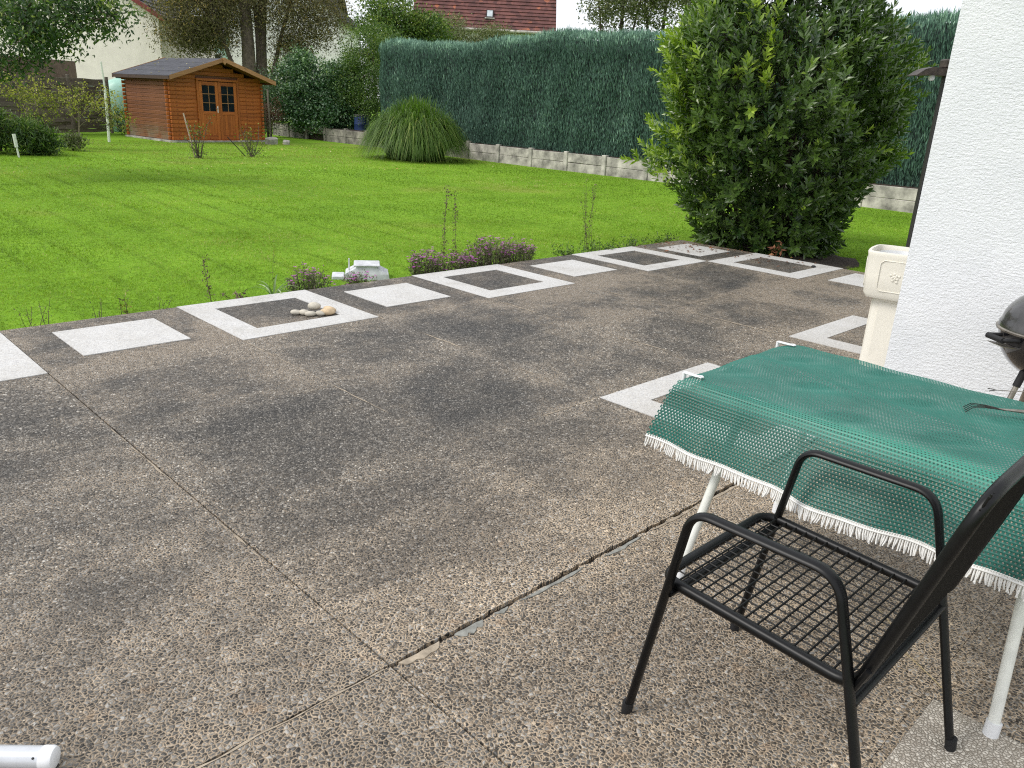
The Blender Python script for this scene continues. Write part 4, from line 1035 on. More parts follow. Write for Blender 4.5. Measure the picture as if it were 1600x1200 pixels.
for r in range(nrow+5):
    z = z0+.02+r*PH
    if z < HE-.14:
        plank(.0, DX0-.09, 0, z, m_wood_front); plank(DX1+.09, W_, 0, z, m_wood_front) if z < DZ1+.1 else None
        if z >= DZ1+.1: pass
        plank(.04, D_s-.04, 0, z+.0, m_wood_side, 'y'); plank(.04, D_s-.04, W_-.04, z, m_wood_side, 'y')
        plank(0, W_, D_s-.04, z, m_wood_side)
        # log-end stubs crossing at the corners
        for (x_, y_) in ((0, -.10), (W_-.04, -.10), (0, D_s), (W_-.04, D_s)):
            k = ('stub',)
            if k not in pc: me = MB().cbox(0, .045, 0, .10, .006, PH-.02, .014).mesh('plank_end'); me.materials.append(m_wood_front); pc[k] = me
            link('plank_end', pc[k], shed, loc=(x_, y_, z))
        for (x_, y_) in ((-.10, 0), (W_, 0), (-.10, D_s-.04)):
            k = ('stubx',)
            if k not in pc: me = MB().cbox(0, .10, 0, .045, .006, PH-.02, .014).mesh('plank_end'); me.materials.append(m_wood_front); pc[k] = me
            link('plank_end', pc[k], shed, loc=(x_, y_, z+PH*.0))
# gable boards above the door, cut to the roof line
r = 0
z = z0+.02+PH*15
while z < HR-.10:
    a_ = max(0, W_/2-(HR-.06-z-PH)/slope); b_ = W_-a_
    if b_-a_ > .2:
        x0_ = a_; 
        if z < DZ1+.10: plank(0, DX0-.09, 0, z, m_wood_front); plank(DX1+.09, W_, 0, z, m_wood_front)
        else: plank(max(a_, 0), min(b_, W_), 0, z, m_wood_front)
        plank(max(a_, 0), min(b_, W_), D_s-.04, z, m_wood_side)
    z += PH
MB().box(.05, W_-.05, .045, D_s-.045, z0, HE-.1).build('inner_shell', simple('shed_dark_inside', (.02, .012, .008), .9), shed)
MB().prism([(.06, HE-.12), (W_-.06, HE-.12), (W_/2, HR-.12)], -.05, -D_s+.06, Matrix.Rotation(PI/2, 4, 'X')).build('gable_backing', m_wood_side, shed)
MB().box(-.12, W_+.12, -.12, D_s+.1, LZ-.05, z0+.01).build('concrete_base', m_concrete, shed)
# door frame and two leaves
for (x0, x1, za, zb) in ((DX0-.09, DX0-.01, z0+.03, DZ1+.02), (DX1+.01, DX1+.09, z0+.03, DZ1+.02)):
    MB().cbox(x0, x1, -.045, .05, za, zb, .006).build('door_post', m_wood_front_v, shed)
MB().cbox(DX0-.09, DX1+.09, -.05, .05, DZ1+.022, DZ1+.10, .006).build('door_lintel', m_wood_front, shed)
MB().cbox(DX0-.09, DX1+.09, -.07, .05, z0-.01, z0+.028, .006).build('threshold', m_wood_front, shed)
mid = (DX0+DX1)/2
for (x0, x1, hx) in ((DX0, mid-.004, 1), (mid+.004, DX1, 0)):
    d = empty('door', (x0, -.03, z0+.035)); d.parent = shed
    w_ = x1-x0; hD = DZ1-z0-.04
    wz0, wz1 = hD*.50, hD-.14; sx0, sx1 = .12, w_-.12
    for bxs, nm, mt in (((0, .115, 0, .04, 0, hD), 'stile', m_wood_front_v), ((w_-.115, w_, 0, .04, 0, hD), 'stile', m_wood_front_v),
                     ((.117, w_-.117, 0, .04, hD-.12, hD), 'rail', m_wood_front), ((.117, w_-.117, 0, .04, wz0-.13, wz0-.01), 'rail', m_wood_front), ((.117, w_-.117, 0, .04, 0, .14), 'rail', m_wood_front)):
        MB().cbox(*bxs, .005).build(nm, mt, d)
    nbd = 5; bw = (w_-.234)/nbd
    for q in range(nbd): MB().cbox(.117+q*bw+.001, .117+(q+1)*bw-.001, .012, .03, .142, wz0-.132, .005).build('board', m_wood_front_v, d)
    MB().box(.116, w_-.116, .022, .028, wz0-.012, hD-.118).build('glass_backing', m_glassdark, d)
    pw = (w_-.234-.022)/2; ph = (hD-.12-(wz0-.01)-.044)/3
    for q in range(2):
        for rr in range(3):
            xa = .117+q*(pw+.022); za = wz0-.01+rr*(ph+.022)
            MB().box(xa, xa+pw, .014, .018, za, za+ph).build('pane', m_glassdark, d)
    MB().cbox(.117+pw, .117+pw+.022, .0, .026, wz0-.01, hD-.12, .003).build('glazing_bar', m_wood_trim, d)
    for rr in (1, 2): MB().cbox(.117, w_-.117, .002, .024, wz0-.01+rr*ph+(rr-1)*.022, wz0-.01+rr*(ph+.022), .003).build('glazing_bar', m_wood_trim, d)
    if hx:
        MB().cbox(w_-.07, w_-.035, -.008, 0, wz0-.05, wz0+.17, .003).build('lock_plate', m_whiteplastic, d)
        MB().tube([(w_-.052, -.005, wz0+.09), (w_-.052, -.05, wz0+.09), (w_-.16, -.05, wz0+.09)], .009, 8).build('handle', m_steel, d, True)
# roof: felt strips on boards, bargeboards
for sgn in (-1, 1):
    rf = MB()
    xe = -OS if sgn < 0 else W_+OS
    xr_ = W_/2
    rf.add([(xe, -OF, HE-.0), (xr_, -OF, HR), (xr_, D_s+OB, HR), (xe, D_s+OB, HE), (xe, -OF, HE-.045), (xr_, -OF, HR-.045), (xr_, D_s+OB, HR-.045), (xe, D_s+OB, HE-.045)],
           [(0, 1, 2, 3), (4, 7, 6, 5), (0, 4, 5, 1), (1, 5, 6, 2), (2, 6, 7, 3), (3, 7, 4, 0)])
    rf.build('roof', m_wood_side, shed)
    nst = 4
    for q in range(nst):
        f0, f1 = q/nst, (q+1)/nst+.03*(q < nst-1)
        def PT(f, y, dz): return (xe+(xr_-xe)*f, y, HE+(HR-HE)*f+dz)
        s_ = MB(); z_a = .016+.0; z_b = .010
        s_.add([PT(f0, -OF-.01, z_a+.004), PT(min(1, f1), -OF-.01, z_b), PT(min(1, f1), D_s+OB+.01, z_b), PT(f0, D_s+OB+.01, z_a+.004), PT(f0, -OF-.01, .003), PT(min(1, f1), -OF-.01, .003), PT(min(1, f1), D_s+OB+.01, .003), PT(f0, D_s+OB+.01, .003)],
               [(0, 1, 2, 3), (4, 7, 6, 5), (0, 4, 5, 1), (1, 5, 6, 2), (2, 6, 7, 3), (3, 7, 4, 0)])
        s_.build('felt_strip', m_felt, shed)
    for y_, nm in ((-OF-.04, 'bargeboard'), (D_s+OB+.012, 'bargeboard')):
        s_ = MB(); s_.add([(xe-.02*sgn*-1, y_, HE-.115), (xr_, y_, HR-.10), (xr_, y_, HR+.035), (xe-.02*sgn*-1, y_, HE+.028), (xe, y_+.026, HE-.115), (xr_, y_+.026, HR-.10), (xr_, y_+.026, HR+.035), (xe, y_+.026, HE+.028)],
                          [(0, 1, 2, 3), (4, 7, 6, 5), (0, 4, 5, 1), (1, 5, 6, 2), (2, 6, 7, 3), (3, 7, 4, 0)]); s_.build(nm, m_wood_trim, shed)
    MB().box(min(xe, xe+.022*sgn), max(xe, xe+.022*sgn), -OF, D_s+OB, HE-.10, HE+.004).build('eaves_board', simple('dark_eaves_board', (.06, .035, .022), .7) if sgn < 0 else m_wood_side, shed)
MB().prism([(-.05, .06), (.05, .06), (.05, -.10), (0, -.17), (-.05, -.10)], 0, .03, Matrix.Translation((W_/2, -OF-.042, HR-.03)) @ Matrix.Rotation(PI/2, 4, 'X')).build('gable_finial', m_wood_trim, shed)
# leaves lying on the roof
n = 22; u = rng.uniform(0.05, .95, n); P = np.stack([-OS+(W_/2+OS)*u, rng.uniform(-.5, D_s, n), HE+(HR-HE)*u+.03], 1)
V, F, k = leafV(P, rdir(n)*[1, 1, .1], np.tile([0, 0, 1.], (n, 1)), rng.uniform(.05, .09, n), .05, .2)
o = link('roof_leaves', npmesh('roof_leaves', V, F, np.repeat(rng.uniform(.6, 1, n), k)), None, m_fallen, 'stuff'); o.matrix_world = Matrix.Translation((sx, sy, 0)) @ Matrix.Rotation(th, 4, 'Z'); tag(o, 'pale fallen leaves lying on the grey felt roof of the shed', 'leaves')
# stone blocks beside the shed
for (x, y, z, a_, s2, lab) in ((12.15, 21.15, LZ, .4, (.42, .28, .24), 'rough concrete block leaning by the right corner of the shed'), (12.65, 21.0, LZ, 1.0, (.30, .24, .16), 'smaller flat stone block beside the concrete wall end')):
    o = MB().cbox(-s2[0]/2, s2[0]/2, -s2[1]/2, s2[1]/2, -.02, s2[2], .03).build('stone_block', m_concrete); o.location = (x, y, z); o.rotation_euler = (.12, -.1, a_); tag(o, lab, 'block')

# ---------------------------------------------------------------- posts, stakes
tag(MB().tube([(6.95, 22.11, LZ), (6.97, 22.0, 1.5)], .04, 10).tube([(6.97, 22.0, 1.5), (6.92, 21.95, 2.30)], .028, 10).build('white_pole', m_whitepaint, None, True), 'tall thin white pole standing on the lawn left of the shed', 'pole')
tag(MB().tube([(2.90, 16.18, LZ), (2.88, 16.18, .14)], .022, 8).tube([(2.88, 16.18, .12), (2.86, 16.18, .42)], .038, 10).build('marker_post', m_whitepaint, None, True), 'short white post with thick top at the far left lawn edge', 'post')
tag(MB().tube([(7.0, 15.72, LZ), (6.80, 15.78, 1.02)], .018, 7).build('wooden_stake', simple('pale_stake', (.50, .38, .32), .8), None, True), 'leaning pale wooden stake tied to the small rose bush', 'stake')
tag(MB().tube([(8.55, 15.95, LZ+.02), (8.20, 16.25, .40)], .012, 6).build('black_rod', m_black, None, True), 'thin black rod leaning from the rose bush right of centre', 'rod')

# ---------------------------------------------------------------- roses
def rose(x, y, label, seed, hgt_, sp):
    random.seed(seed); r = np.random.default_rng(seed); root = empty('rose_bush', (x, y, LZ), label=label, cat='rose bush', group='small rose bushes in front of the shed')
    s_ = MB(); tips = []
    for k in range(9):
        a = random.uniform(0, 6.28); rr = random.uniform(.2, 1)*sp; q = Vector((math.cos(a)*rr, math.sin(a)*rr, random.uniform(.35, 1)*hgt_)); pts = addtube_np(s_, (random.uniform(-.05, .05), random.uniform(-.05, .05), 0), q, .013, .005, 0, 5, 5, .12); tips += pts[2:]
        for j in range(3):
            p_ = pts[random.randint(2, 5)]; q2 = p_+Vector((random.uniform(-.2, .2), random.uniform(-.2, .2), random.uniform(0, .2))); addtube_np(s_, p_, q2, .006, .003, 0, 4, 2, .1); tips.append(q2)
    s_.build('stems', m_twig, root, False, 'stuff')
    T_a = np.array([tuple(q) for q in tips]); n_ = 170; P = T_a[r.integers(0, len(T_a), n_)]+r.normal(0, .05, (n_, 3))
    V, F, k = leafV(P, unit(r.normal(size=(n_, 3))), unit(r.normal(size=(n_, 3))+[0, 0, 1]), r.uniform(.04, .075, n_), .04, .2)
    link('leaves', npmesh('leaves', V, F, np.repeat(r.uniform(0, 1, n_), k)), root, m_yel, 'stuff')
    n_ = 160; P = r.normal(0, .13, (n_, 3))*[1, 1, .7]+[0, 0, .12]; V, F, k = leafV(P, unit(r.normal(size=(n_, 3))), unit(r.normal(size=(n_, 3))), r.uniform(.03, .06, n_), .03, .2)
    link('dead_base', npmesh('dead_base', V, F, np.repeat(r.uniform(0, .5, n_), k)), root, m_olive, 'stuff')
rose(7.05, 15.62, 'small yellowing rose bush tied to the pale stake', 3, .95, .33); rose(8.75, 15.93, 'small rose bush with bare stems right of the staked one', 4, .92, .45)

# ---------------------------------------------------------------- lamella fence at left
fence = empty('wooden_fence', (8.75, 27.1, LZ), label='weathered grey fence of wavy horizontal slats left of the shed', cat='fence')
A_ = Vector((8.75, 27.1, 0)); B_ = Vector((2.2, 22.9, 0)); fd = (B_-A_).normalized(); fa = math.atan2(fd.y, fd.x); random.seed(8)
slat_me = []
for v_ in range(5):
    s_ = MB(); nn = 12; V = []; F = []
    for i in range(nn+1):
        x_ = 1.8*i/nn; yb = .035*math.sin(x_*3.5+v_*2); zb = .010*math.sin(x_*5+v_)
        V += [(x_, yb-.008, zb), (x_, yb+.008, zb), (x_, yb+.008, .130+zb), (x_, yb-.008, .130+zb)]
    for i in range(nn):
        for k in range(4): F.append((i*4+k, i*4+(k+1) % 4, (i+1)*4+(k+1) % 4, (i+1)*4+k))
    F += [(3, 2, 1, 0), (nn*4, nn*4+1, nn*4+2, nn*4+3)]
    me = s_.add(V, F).mesh('slat'); me.materials.append(m_wood_fence); slat_me.append(me)
Rz = Matrix.Rotation(fa, 3, 'Z')
for k in range(5):
    o = MB().cbox(-.045, .045, -.045, .045, 0, 2.02, .008).build('post', m_wood_fence, fence); o.location = fd*(k*1.95); o.rotation_euler = (0, 0, fa)
    if k < 4:
        for r in range(15):
            o = link('slat', slat_me[(r*3+k) % 5], fence); o.location = fd*(k*1.95+.075)+Vector((0, 0, .08+r*.122))+Rz @ Vector((0, .012*(1 if r % 2 else -1), 0)); o.rotation_euler = (random.uniform(-.15, .15), random.uniform(-.006, .006), fa)
nf = empty('neighbour_fence', (8.4, 29.8, LZ), label='taller brown board fence behind the grey slatted fence', cat='fence')
m_brownboard = simple('brown_board', (.14, .095, .07), .85, var=.25, scale=5)
for k in range(14):
    o = MB().cbox(-.24, .24, -.015, .015, 0, 2.55+.0*k, .006).build('board', m_brownboard, nf); o.location = fd*(k*.5); o.rotation_euler = (0, 0, fa)

# green water tank between fence and shed
tk = empty('water_tank', (9.75, 28.6, LZ), label='pale green round tank between the fence and shed', cat='tank')
MB().lathe([(.001, 0), (.62, .0), (.66, .06), (.66, 1.35), (.60, 1.70), (.40, 1.92), (.12, 2.02), (.001, 2.03)], 32).build('tank_body', simple('pale_mint_plastic', (.33, .56, .46), .45, var=.08), tk, True)
MB().lathe([(.14, 2.0), (.14, 2.08), (.001, 2.09)], 16).build('cap', m_black, tk, True)

# ================================================================ HOUSES BEHIND
random.seed(30)
def local(origin, ex):                                            # frame: x along ex (horizontal), y away from the garden
    ex = Vector((ex[0], ex[1], 0)).normalized(); ey = Vector((-ex.y, ex.x, 0)); return math.atan2(ex.y, ex.x)
m_pinkwall = simple('pinkish_render', (.88, .78, .76), .9, var=.06, scale=2)
m_whitewall = simple('white_render', (.82, .82, .78), .9, var=.08, scale=1.5)
m_mintwall = simple('mint_render', (.42, .58, .52), .9, var=.06)
m_redtrim = simple('red_verge_metal', (.22, .03, .03), .5)
def tiles(name, cs, scale):
    M, t, b = newmat(name); o = objco(t)
    br = N(t, 'ShaderNodeTexVoronoi', Scale=scale); t.links.new(o, br.inputs['Vector'])
    sp_ = t.nodes.new('ShaderNodeSeparateColor'); t.links.new(br.outputs['Color'], sp_.inputs[0])
    c = ramp(t, sp_.outputs[0], cs); c = mixc(t, ramp(t, noisef(t, .8, 4, .6, o), [(.5, 0), (.68, .6)]), c, tuple(x*.45 for x in cs[0][1]))
    setc(t, b, c); b.inputs['Roughness'].default_value = .8; return M
m_greytile = tiles('dark_grey_tile', [(0, (.045, .043, .050)), (.6, (.075, .070, .080)), (1, (.11, .10, .11))], 4)
m_redtile = tiles('brown_red_tile', [(0, (.085, .034, .032)), (.5, (.13, .050, .045)), (.93, (.17, .066, .056)), (1, (.36, .12, .06))], 4)
def roofplane(root, corners, mat, rows, name='tile_course', lap=.05):
    """corners: eave-left, eave-right, ridge-right, ridge-left; each course is a piece of its own that laps the one below"""
    a_, b_, c_, d_ = [Vector(q) for q in corners]; nrm = (b_-a_).cross(d_-a_).normalized()
    if nrm.z < 0: nrm = -nrm
    MB().add([tuple(q-nrm*.06) for q in (a_, b_, c_, d_)]+[tuple(q-nrm*.16) for q in (a_, b_, c_, d_)], [(0, 1, 2, 3), (4, 7, 6, 5), (0, 4, 5, 1), (1, 5, 6, 2), (2, 6, 7, 3), (3, 7, 4, 0)]).build('roof_deck', mat, root)
    for r in range(rows):
        f0, f1 = r/rows, (r+1)/rows
        p0, p1 = a_.lerp(d_, f0), b_.lerp(c_, f0); q0, q1 = a_.lerp(d_, f1), b_.lerp(c_, f1)
        V = [p0+nrm*lap, p1+nrm*lap, q1, q0, p0-nrm*.03, p1-nrm*.03, q1-nrm*.03, q0-nrm*.03]
        MB().add([tuple(v) for v in V], [(0, 1, 2, 3), (4, 7, 6, 5), (0, 4, 5, 1), (1, 5, 6, 2), (2, 6, 7, 3), (3, 7, 4, 0)]).build(name, mat, root)
# house 1: pinkish gable wall, red verge
an = local((0, 0), (.75, -.66))
h1 = empty('neighbour_house', (15.05, 37.55, LZ), an, 'pale pink gable wall house with red roof edge behind the left fence', 'house')
GW = 11.0; HEV = 5.05; HRG = HEV+GW/2*.62
s_ = MB(); s_.prism([(-GW, 0), (0, 0), (0, HEV), (-GW/2, HRG), (-GW, HEV)], 0, -9, Matrix.Rotation(PI/2, 4, 'X')).build('wall', m_pinkwall, h1)
MB().box(-GW-.02, .03, -.03, .0, 0, 1.9).build('plinth', m_mintwall, h1)
for sgn in (-1, 1):
    xe = -GW/2+sgn*(GW/2+.35); ze = HEV-.35*.62
    roofplane(h1, [(xe, -.25, ze+.18), (xe, 9.3, ze+.18), (-GW/2, 9.3, HRG+.18), (-GW/2, -.25, HRG+.18)], m_greytile, 14)
    s_ = MB(); s_.add([(xe, -.32, ze-.02), (-GW/2, -.32, HRG-.02), (-GW/2, -.32, HRG+.24), (xe, -.32, ze+.24), (xe, -.26, ze-.02), (-GW/2, -.26, HRG-.02), (-GW/2, -.26, HRG+.24), (xe, -.26, ze+.24)], [(0, 1, 2, 3), (4, 7, 6, 5), (0, 4, 5, 1), (1, 5, 6, 2), (2, 6, 7, 3), (3, 7, 4, 0)]); s_.build('verge_board', m_redtrim, h1)
# house 2: long grey roof with skylight
an = local((0, 0), (.72, -.69))
h2 = empty('grey_roof_house', (20.6, 55.2, LZ), an, 'house with long dark grey tiled roof and skylight behind the shed', 'house')
MB().box(-2, 13, 0, 9, 0, 5.3).build('wall', m_mintwall, h2)
roofplane(h2, [(-2.5, -.5, 5.45), (13.3, -.5, 5.45), (13.3, 4.6, 9.6), (-2.5, 4.6, 9.6)], m_greytile, 16)
roofplane(h2, [(-2.5, 9.7, 5.45), (13.3, 9.7, 5.45), (13.3, 4.6, 9.6), (-2.5, 4.6, 9.6)], m_greytile, 16)
MB().tube([(-2.5, -.58, 5.38), (13.3, -.58, 5.38)], .09, 8).build('gutter', m_trimdark, h2)
Mx = Matrix.Translation((3.9, .95, 6.80)) @ Matrix.Rotation(math.atan2(4.15, 5.1), 4, 'X')
sk = MB().cbox(-.62, .62, -.62, .62, -.05, .10, .01, Mx).build('skylight', m_trimdark, h2)
MB().box(-.52, .52, -.52, .52, .101, .115, Mx).build('pane', simple('bright_glass', (.65, .70, .72), .08, spec=.8), sk)
for x_ in (2.4, 5.2, 8.6, 11.2):
    f_ = MB().cbox(x_-.55, x_+.55, -.06, 0, 2.9, 4.2, .02).build('window', m_whiteplastic, h2); MB().box(x_-.45, x_+.45, -.075, -.062, 3.0, 4.1).build('pane', m_glassdark, f_)
# house 3: white gable
h3 = empty('white_house', (28.9, 42.8, LZ), local((0, 0), (.74, -.67)), 'white house with steep gable seen through the brown tree', 'house')
GW3 = 7.2; HE3 = 6.6; HR3 = HE3+GW3/2*.85
MB().prism([(-GW3, 0), (0, 0), (0, HE3), (-GW3/2, HR3), (-GW3, HE3)], 0, -9, Matrix.Rotation(PI/2, 4, 'X')).build('wall', m_whitewall, h3)
for sgn in (-1, 1):
    xe = -GW3/2+sgn*(GW3/2+.5); ze = HE3-.5*.85
    roofplane(h3, [(xe, -.6, ze+.22), (xe, 9.3, ze+.22), (-GW3/2, 9.3, HR3+.22), (-GW3/2, -.6, HR3+.22)], m_greytile, 14)
# house 4: steep brown-red roof
h4 = empty('red_roof_house', (33.2, 27.3, LZ), local((0, 0), (.715, -.70)), 'house with steep brown red tiled roof above the hedge', 'house')
MB().box(-8.0, -.35, .3, 8, 0, 5.6).build('wall', m_whitewall, h4)
roofplane(h4, [(-8.1, -.15, 5.75), (.02, -.15, 5.75), (-.10, 3.6, 11.2), (-8.0, 3.6, 11.2)], m_redtile, 28, lap=.045)
roofplane(h4, [(-8.1, 8.4, 5.75), (.02, 8.4, 5.75), (-.10, 3.6, 11.2), (-8.0, 3.6, 11.2)], m_redtile, 24, lap=.045)
MB().prism([(.35, 5.6), (8, 5.6), (4.0, 11.0)], -.35, -.05, Matrix.Translation((0, 0, 0)) @ Matrix(((0, 0, 1, 0), (1, 0, 0, 0), (0, 1, 0, 0), (0, 0, 0, 1)))).build('gable', m_whitewall, h4)
MB().tube([(-8.1, -.28, 5.66), (.02, -.28, 5.66)], .08, 8).build('gutter', m_concrete, h4)
sl = math.atan2(11.2-5.75, 3.75)
for (x_, f_, s2) in ((-3.75, .135, .25), (-5.9, .34, .25)):
    Mx = Matrix.Translation((x_, -.15+3.75*f_, 5.75+5.45*f_)) @ Matrix.Rotation(sl, 4, 'X')
    w_ = MB().cbox(-s2*.8, s2*.8, -s2, s2, .02, .14, .01, Mx).build('roof_window', m_trimdark, h4); MB().box(-s2*.6, s2*.6, -s2*.8, s2*.8, .142, .15, Mx).build('pane', simple('sky_glass', (.5, .55, .58), .1, spec=.8), w_)
    MB().box(-s2*1.1, s2*1.1, -s2*1.25, -s2, .05, .12, Mx).build('flashing', m_concrete, w_)

# ================================================================ TREES AND SHRUBS
tree('cherry_tree', 'large leafy tree with dark hanging boughs at the upper left', 'tree', (-.9, 15.6, LZ), (.2, 14.3, 3.6), .19,
     [((1.2, 12.8, 3.0), (1.5, 1.2, .85), .42), ((2.35, 11.3, 2.55), (.75, .9, .62), .24), ((1.6, 11.6, 1.95), (.9, .9, .34), .12), ((3.05, 10.75, 2.95), (.85, .7, .5), .16), ((.4, 13.2, 4.4), (1.6, 1.5, 1.0), .35)],
     .10, m_cherry, 24, 560, 41, sigma=.15, nbranch=60, four=False, width=.42, tint0=.42, tintvar=.45, up=-.35, clumpthr=-.5)
tree('brown_tree', 'twin trunked tree with brown needles behind the shed', 'tree', (17.9, 34.0, LZ), (17.9, 34.2, 8.2), .42,
     [((16.6, 35.1, 5.7), (3.1, 2.2, 1.9), .45), ((20.6, 33.0, 5.7), (2.3, 1.9, 1.9), .3), ((15.9, 35.2, 4.0), (1.8, 1.5, .75), .15), ((18.4, 34, 8), (3, 3, 1.6), .2), ((20.0, 33.2, 3.9), (1.0, 1.0, .6), .07)],
     .15, m_brown, 52, 900, 42, sigma=.46, nbranch=90, width=.3, tint0=.38, tintvar=.45, extra_trunks=(((18.7, 34.1, LZ), (19.2, 34.1, 8.0), .34), ((18.3, 34.2, LZ), (18.5, 34.4, 7.5), .16), ((19.0, 34.0, 1.5), (20.4, 33.4, 6.8), .13), ((17.7, 34.1, 1.5), (16.3, 34.9, 6.6), .13)), up=-.3, clumpthr=-.95, bmat=simple('grey_brown_bark', (.13, .10, .08), .9, var=.35, scale=6, bs=.8, bd=.03, bscale=20))
tree('ivy_thicket', 'broad ivy covered thicket with glossy leaves right of the shed', 'thicket', (16.6, 24.2, LZ), (16.6, 24.2, 2.4), .10,
     [((15.9, 25.3, 1.75), (1.0, 1.35, 1.75), .5), ((16.7, 23.7, 1.55), (1.0, 1.15, 1.65), .5), ((16.4, 24.4, .8), (1.2, 2.2, .8), .3)],
     .10, m_ivy, 30, 837, 43, sigma=.16, width=.75, four=False, tint0=.42, tintvar=.42, twigs=False)
tree('mixed_shrub', 'tall loose green shrub between the ivy thicket and hedge', 'shrub', (17.6, 22.3, LZ), (17.5, 22.5, 3.2), .08,
     [((17.9, 22.9, 3.3), (1.35, 1.5, 1.25), .5), ((17.0, 21.6, 1.6), (.9, 1.15, 1.4), .4), ((16.6, 22.8, 2.2), (.6, .8, 1.1), .2)],
     .075, m_shrub, 34, 702, 44, sigma=.17, width=.6, tint0=.38, tintvar=.4, twigs=False)
tree('maple_tree', 'bright green leafy tree rising behind the left end of the hedge', 'tree', (21.0, 25.3, LZ), (21.0, 25.3, 3.8), .12,
     [((20.2, 25.2, 4.9), (1.5, 1.3, 1.15), .5), ((21.8, 24.8, 4.5), (1.3, 1.2, .9), .4), ((20.2, 25.4, 3.2), (1.3, 1.1, 1.0), .2)],
     .10, m_shrub, 30, 567, 45, sigma=.2, width=.8, tint0=.6, tintvar=.45, twigs=False)
tree('hazel_tree', 'yellowish green tree in front of the red roof', 'tree', (24.6, 25.6, LZ), (24.6, 25.6, 3.6), .12,
     [((24.0, 26.0, 4.6), (1.35, 1.3, .95), .5), ((25.9, 24.6, 4.4), (1.2, 1.2, .85), .4)],
     .085, m_olive, 32, 513, 46, sigma=.2, width=.6, tint0=.55, tintvar=.45, twigs=False)
for i, (x, y, lab, s) in enumerate([(23.6, 15.0, 'thin branching tree leftmost behind the hedge', 1.0), (25.3, 14.2, 'thin branching tree in the middle behind the hedge', 1.05), (27.2, 13.6, 'thin branching tree behind the hedge close to the laurel bush', 1.15)]):
    tree('slender_tree', lab, 'tree', (x, y, LZ), (x+.2, y, 6.4), .11, [((x-.1, y+.1, 5.5*s), (1.35, 1.3, 1.25), 1.0)], .11, m_olive, 26, 190, 50+i, sigma=.22, nbranch=60, width=.55, tint0=.45, tintvar=.5, group='thin trees behind the hedge', extra_trunks=(((x+.1, y, 1), (x+.8, y-.6, 6.6), .06), ((x-.1, y, 1), (x-.7, y+.6, 6.4), .06)), clumpthr=-.4)
tree('low_hedge', 'low loose green hedge behind the right side of the shed roof', 'hedge', (16.2, 30.7, LZ), (16.2, 30.7, 1.2), .05,
     [((15.4, 31.2, 1.3), (1.2, 1.0, 1.35), .5), ((17.0, 30.0, 1.2), (1.3, 1.0, 1.3), .5)], .08, m_shrub, 26, 260, 61, sigma=.2, width=.6, tint0=.5, twigs=False)
tree('back_hedge', 'distant green hedge glimpsed over the shed roof', 'hedge', (15.0, 42.5, LZ), (15, 42.5, 1.5), .05,
     [((14.4, 43.6, 2.0), (2.0, 1.2, 1.25), .4), ((17.5, 41.5, 2.0), (2.2, 1.2, 1.3), .4), ((21.5, 38.5, 1.9), (2.4, 1.2, 1.5), .4)], .13, m_yel, 24, 300, 62, sigma=.3, width=.6, tint0=.25, twigs=False)
tree('red_shrub', 'small reddish shrub in the gap right of the shed', 'shrub', (13.9, 24.4, LZ), (13.9, 24.4, .8), .03,
     [((13.8, 24.5, .65), (.35, .35, .6), .6), ((14.2, 24.6, .9), (.3, .3, .6), .4)], .06, leafmat('red_leaf', (.05, .02, .015), (.14, .05, .03), .6, .2, (.16, .14, .03)), 24, 60, 63, sigma=.12)
tree('dark_yew', 'dark green bush in the gap between the shed and ivy', 'bush', (14.6, 26.0, LZ), (14.6, 26.0, 1.5), .05,
     [((14.7, 26.1, 1.2), (.8, .9, 1.35), 1.0)], .07, m_ivy, 26, 200, 64, sigma=.15, tint0=.2, twigs=False)
tag(MB().tube([(13.75, 24.2, LZ), (13.72, 24.2, 1.75)], .035, 7).build('garden_stake', simple('grey_stake', (.20, .17, .13), .85), None, True), 'upright grey stake in the gap beside the ivy thicket', 'stake')
# left side
tree('fern_bush', 'dark feathery green shrub at the left edge before the fence', 'shrub', (3.45, 16.95, LZ), (3.45, 16.95, .5), .03,
     [((2.7, 17.3, .25), (.42, .4, .35), .3), ((3.25, 16.95, .25), (.36, .4, .36), .35), ((3.7, 16.85, .2), (.26, .3, .30), .3), ((2.75, 17.3, .6), (.3, .3, .3), .2)], .17, m_shrub, 22, 210, 65, sigma=.13, width=.14, tint0=.35, tintvar=.5, up=.5, twigs=False)
tree('light_shrub', 'light green leafy shrub behind the dark feathery one', 'shrub', (3.0, 18.2, LZ), (3.0, 18.2, .7), .03,
     [((2.75, 18.3, .7), (.45, .4, .45), .5), ((3.5, 17.9, .5), (.4, .4, .35), .5)], .065, m_shrub, 22, 130, 66, sigma=.12, tint0=.7, twigs=False)
tree('corner_conifer', 'blue green conifer bush cut by the left picture edge', 'bush', (2.1, 17.5, LZ), (2.1, 17.5, 1.2), .05,
     [((2.05, 17.5, .8), (.42, .5, .9), 1.0)], .09, m_cyp, 40, 260, 67, sigma=.12, width=.2, tint0=.2, twigs=False)
tree('small_yellow_tree', 'small bare stemmed tree with sparse yellow leaves at the fence', 'tree', (5.15, 19.2, LZ), (5.35, 19.4, 1.0), .025,
     [((4.6, 19.6, 1.2), (.75, .6, .6), .45), ((5.6, 19.1, 1.1), (.75, .6, .55), .35), ((6.2, 18.9, .75), (.4, .3, .3), .15), ((3.9, 19.8, 1.45), (.5, .4, .35), .2)], .065, m_yel, 15, 150, 68, sigma=.10, nbranch=50, width=.6, tint0=.85, tintvar=.4, bmat=simple('pale_twig', (.22, .18, .12), .85))
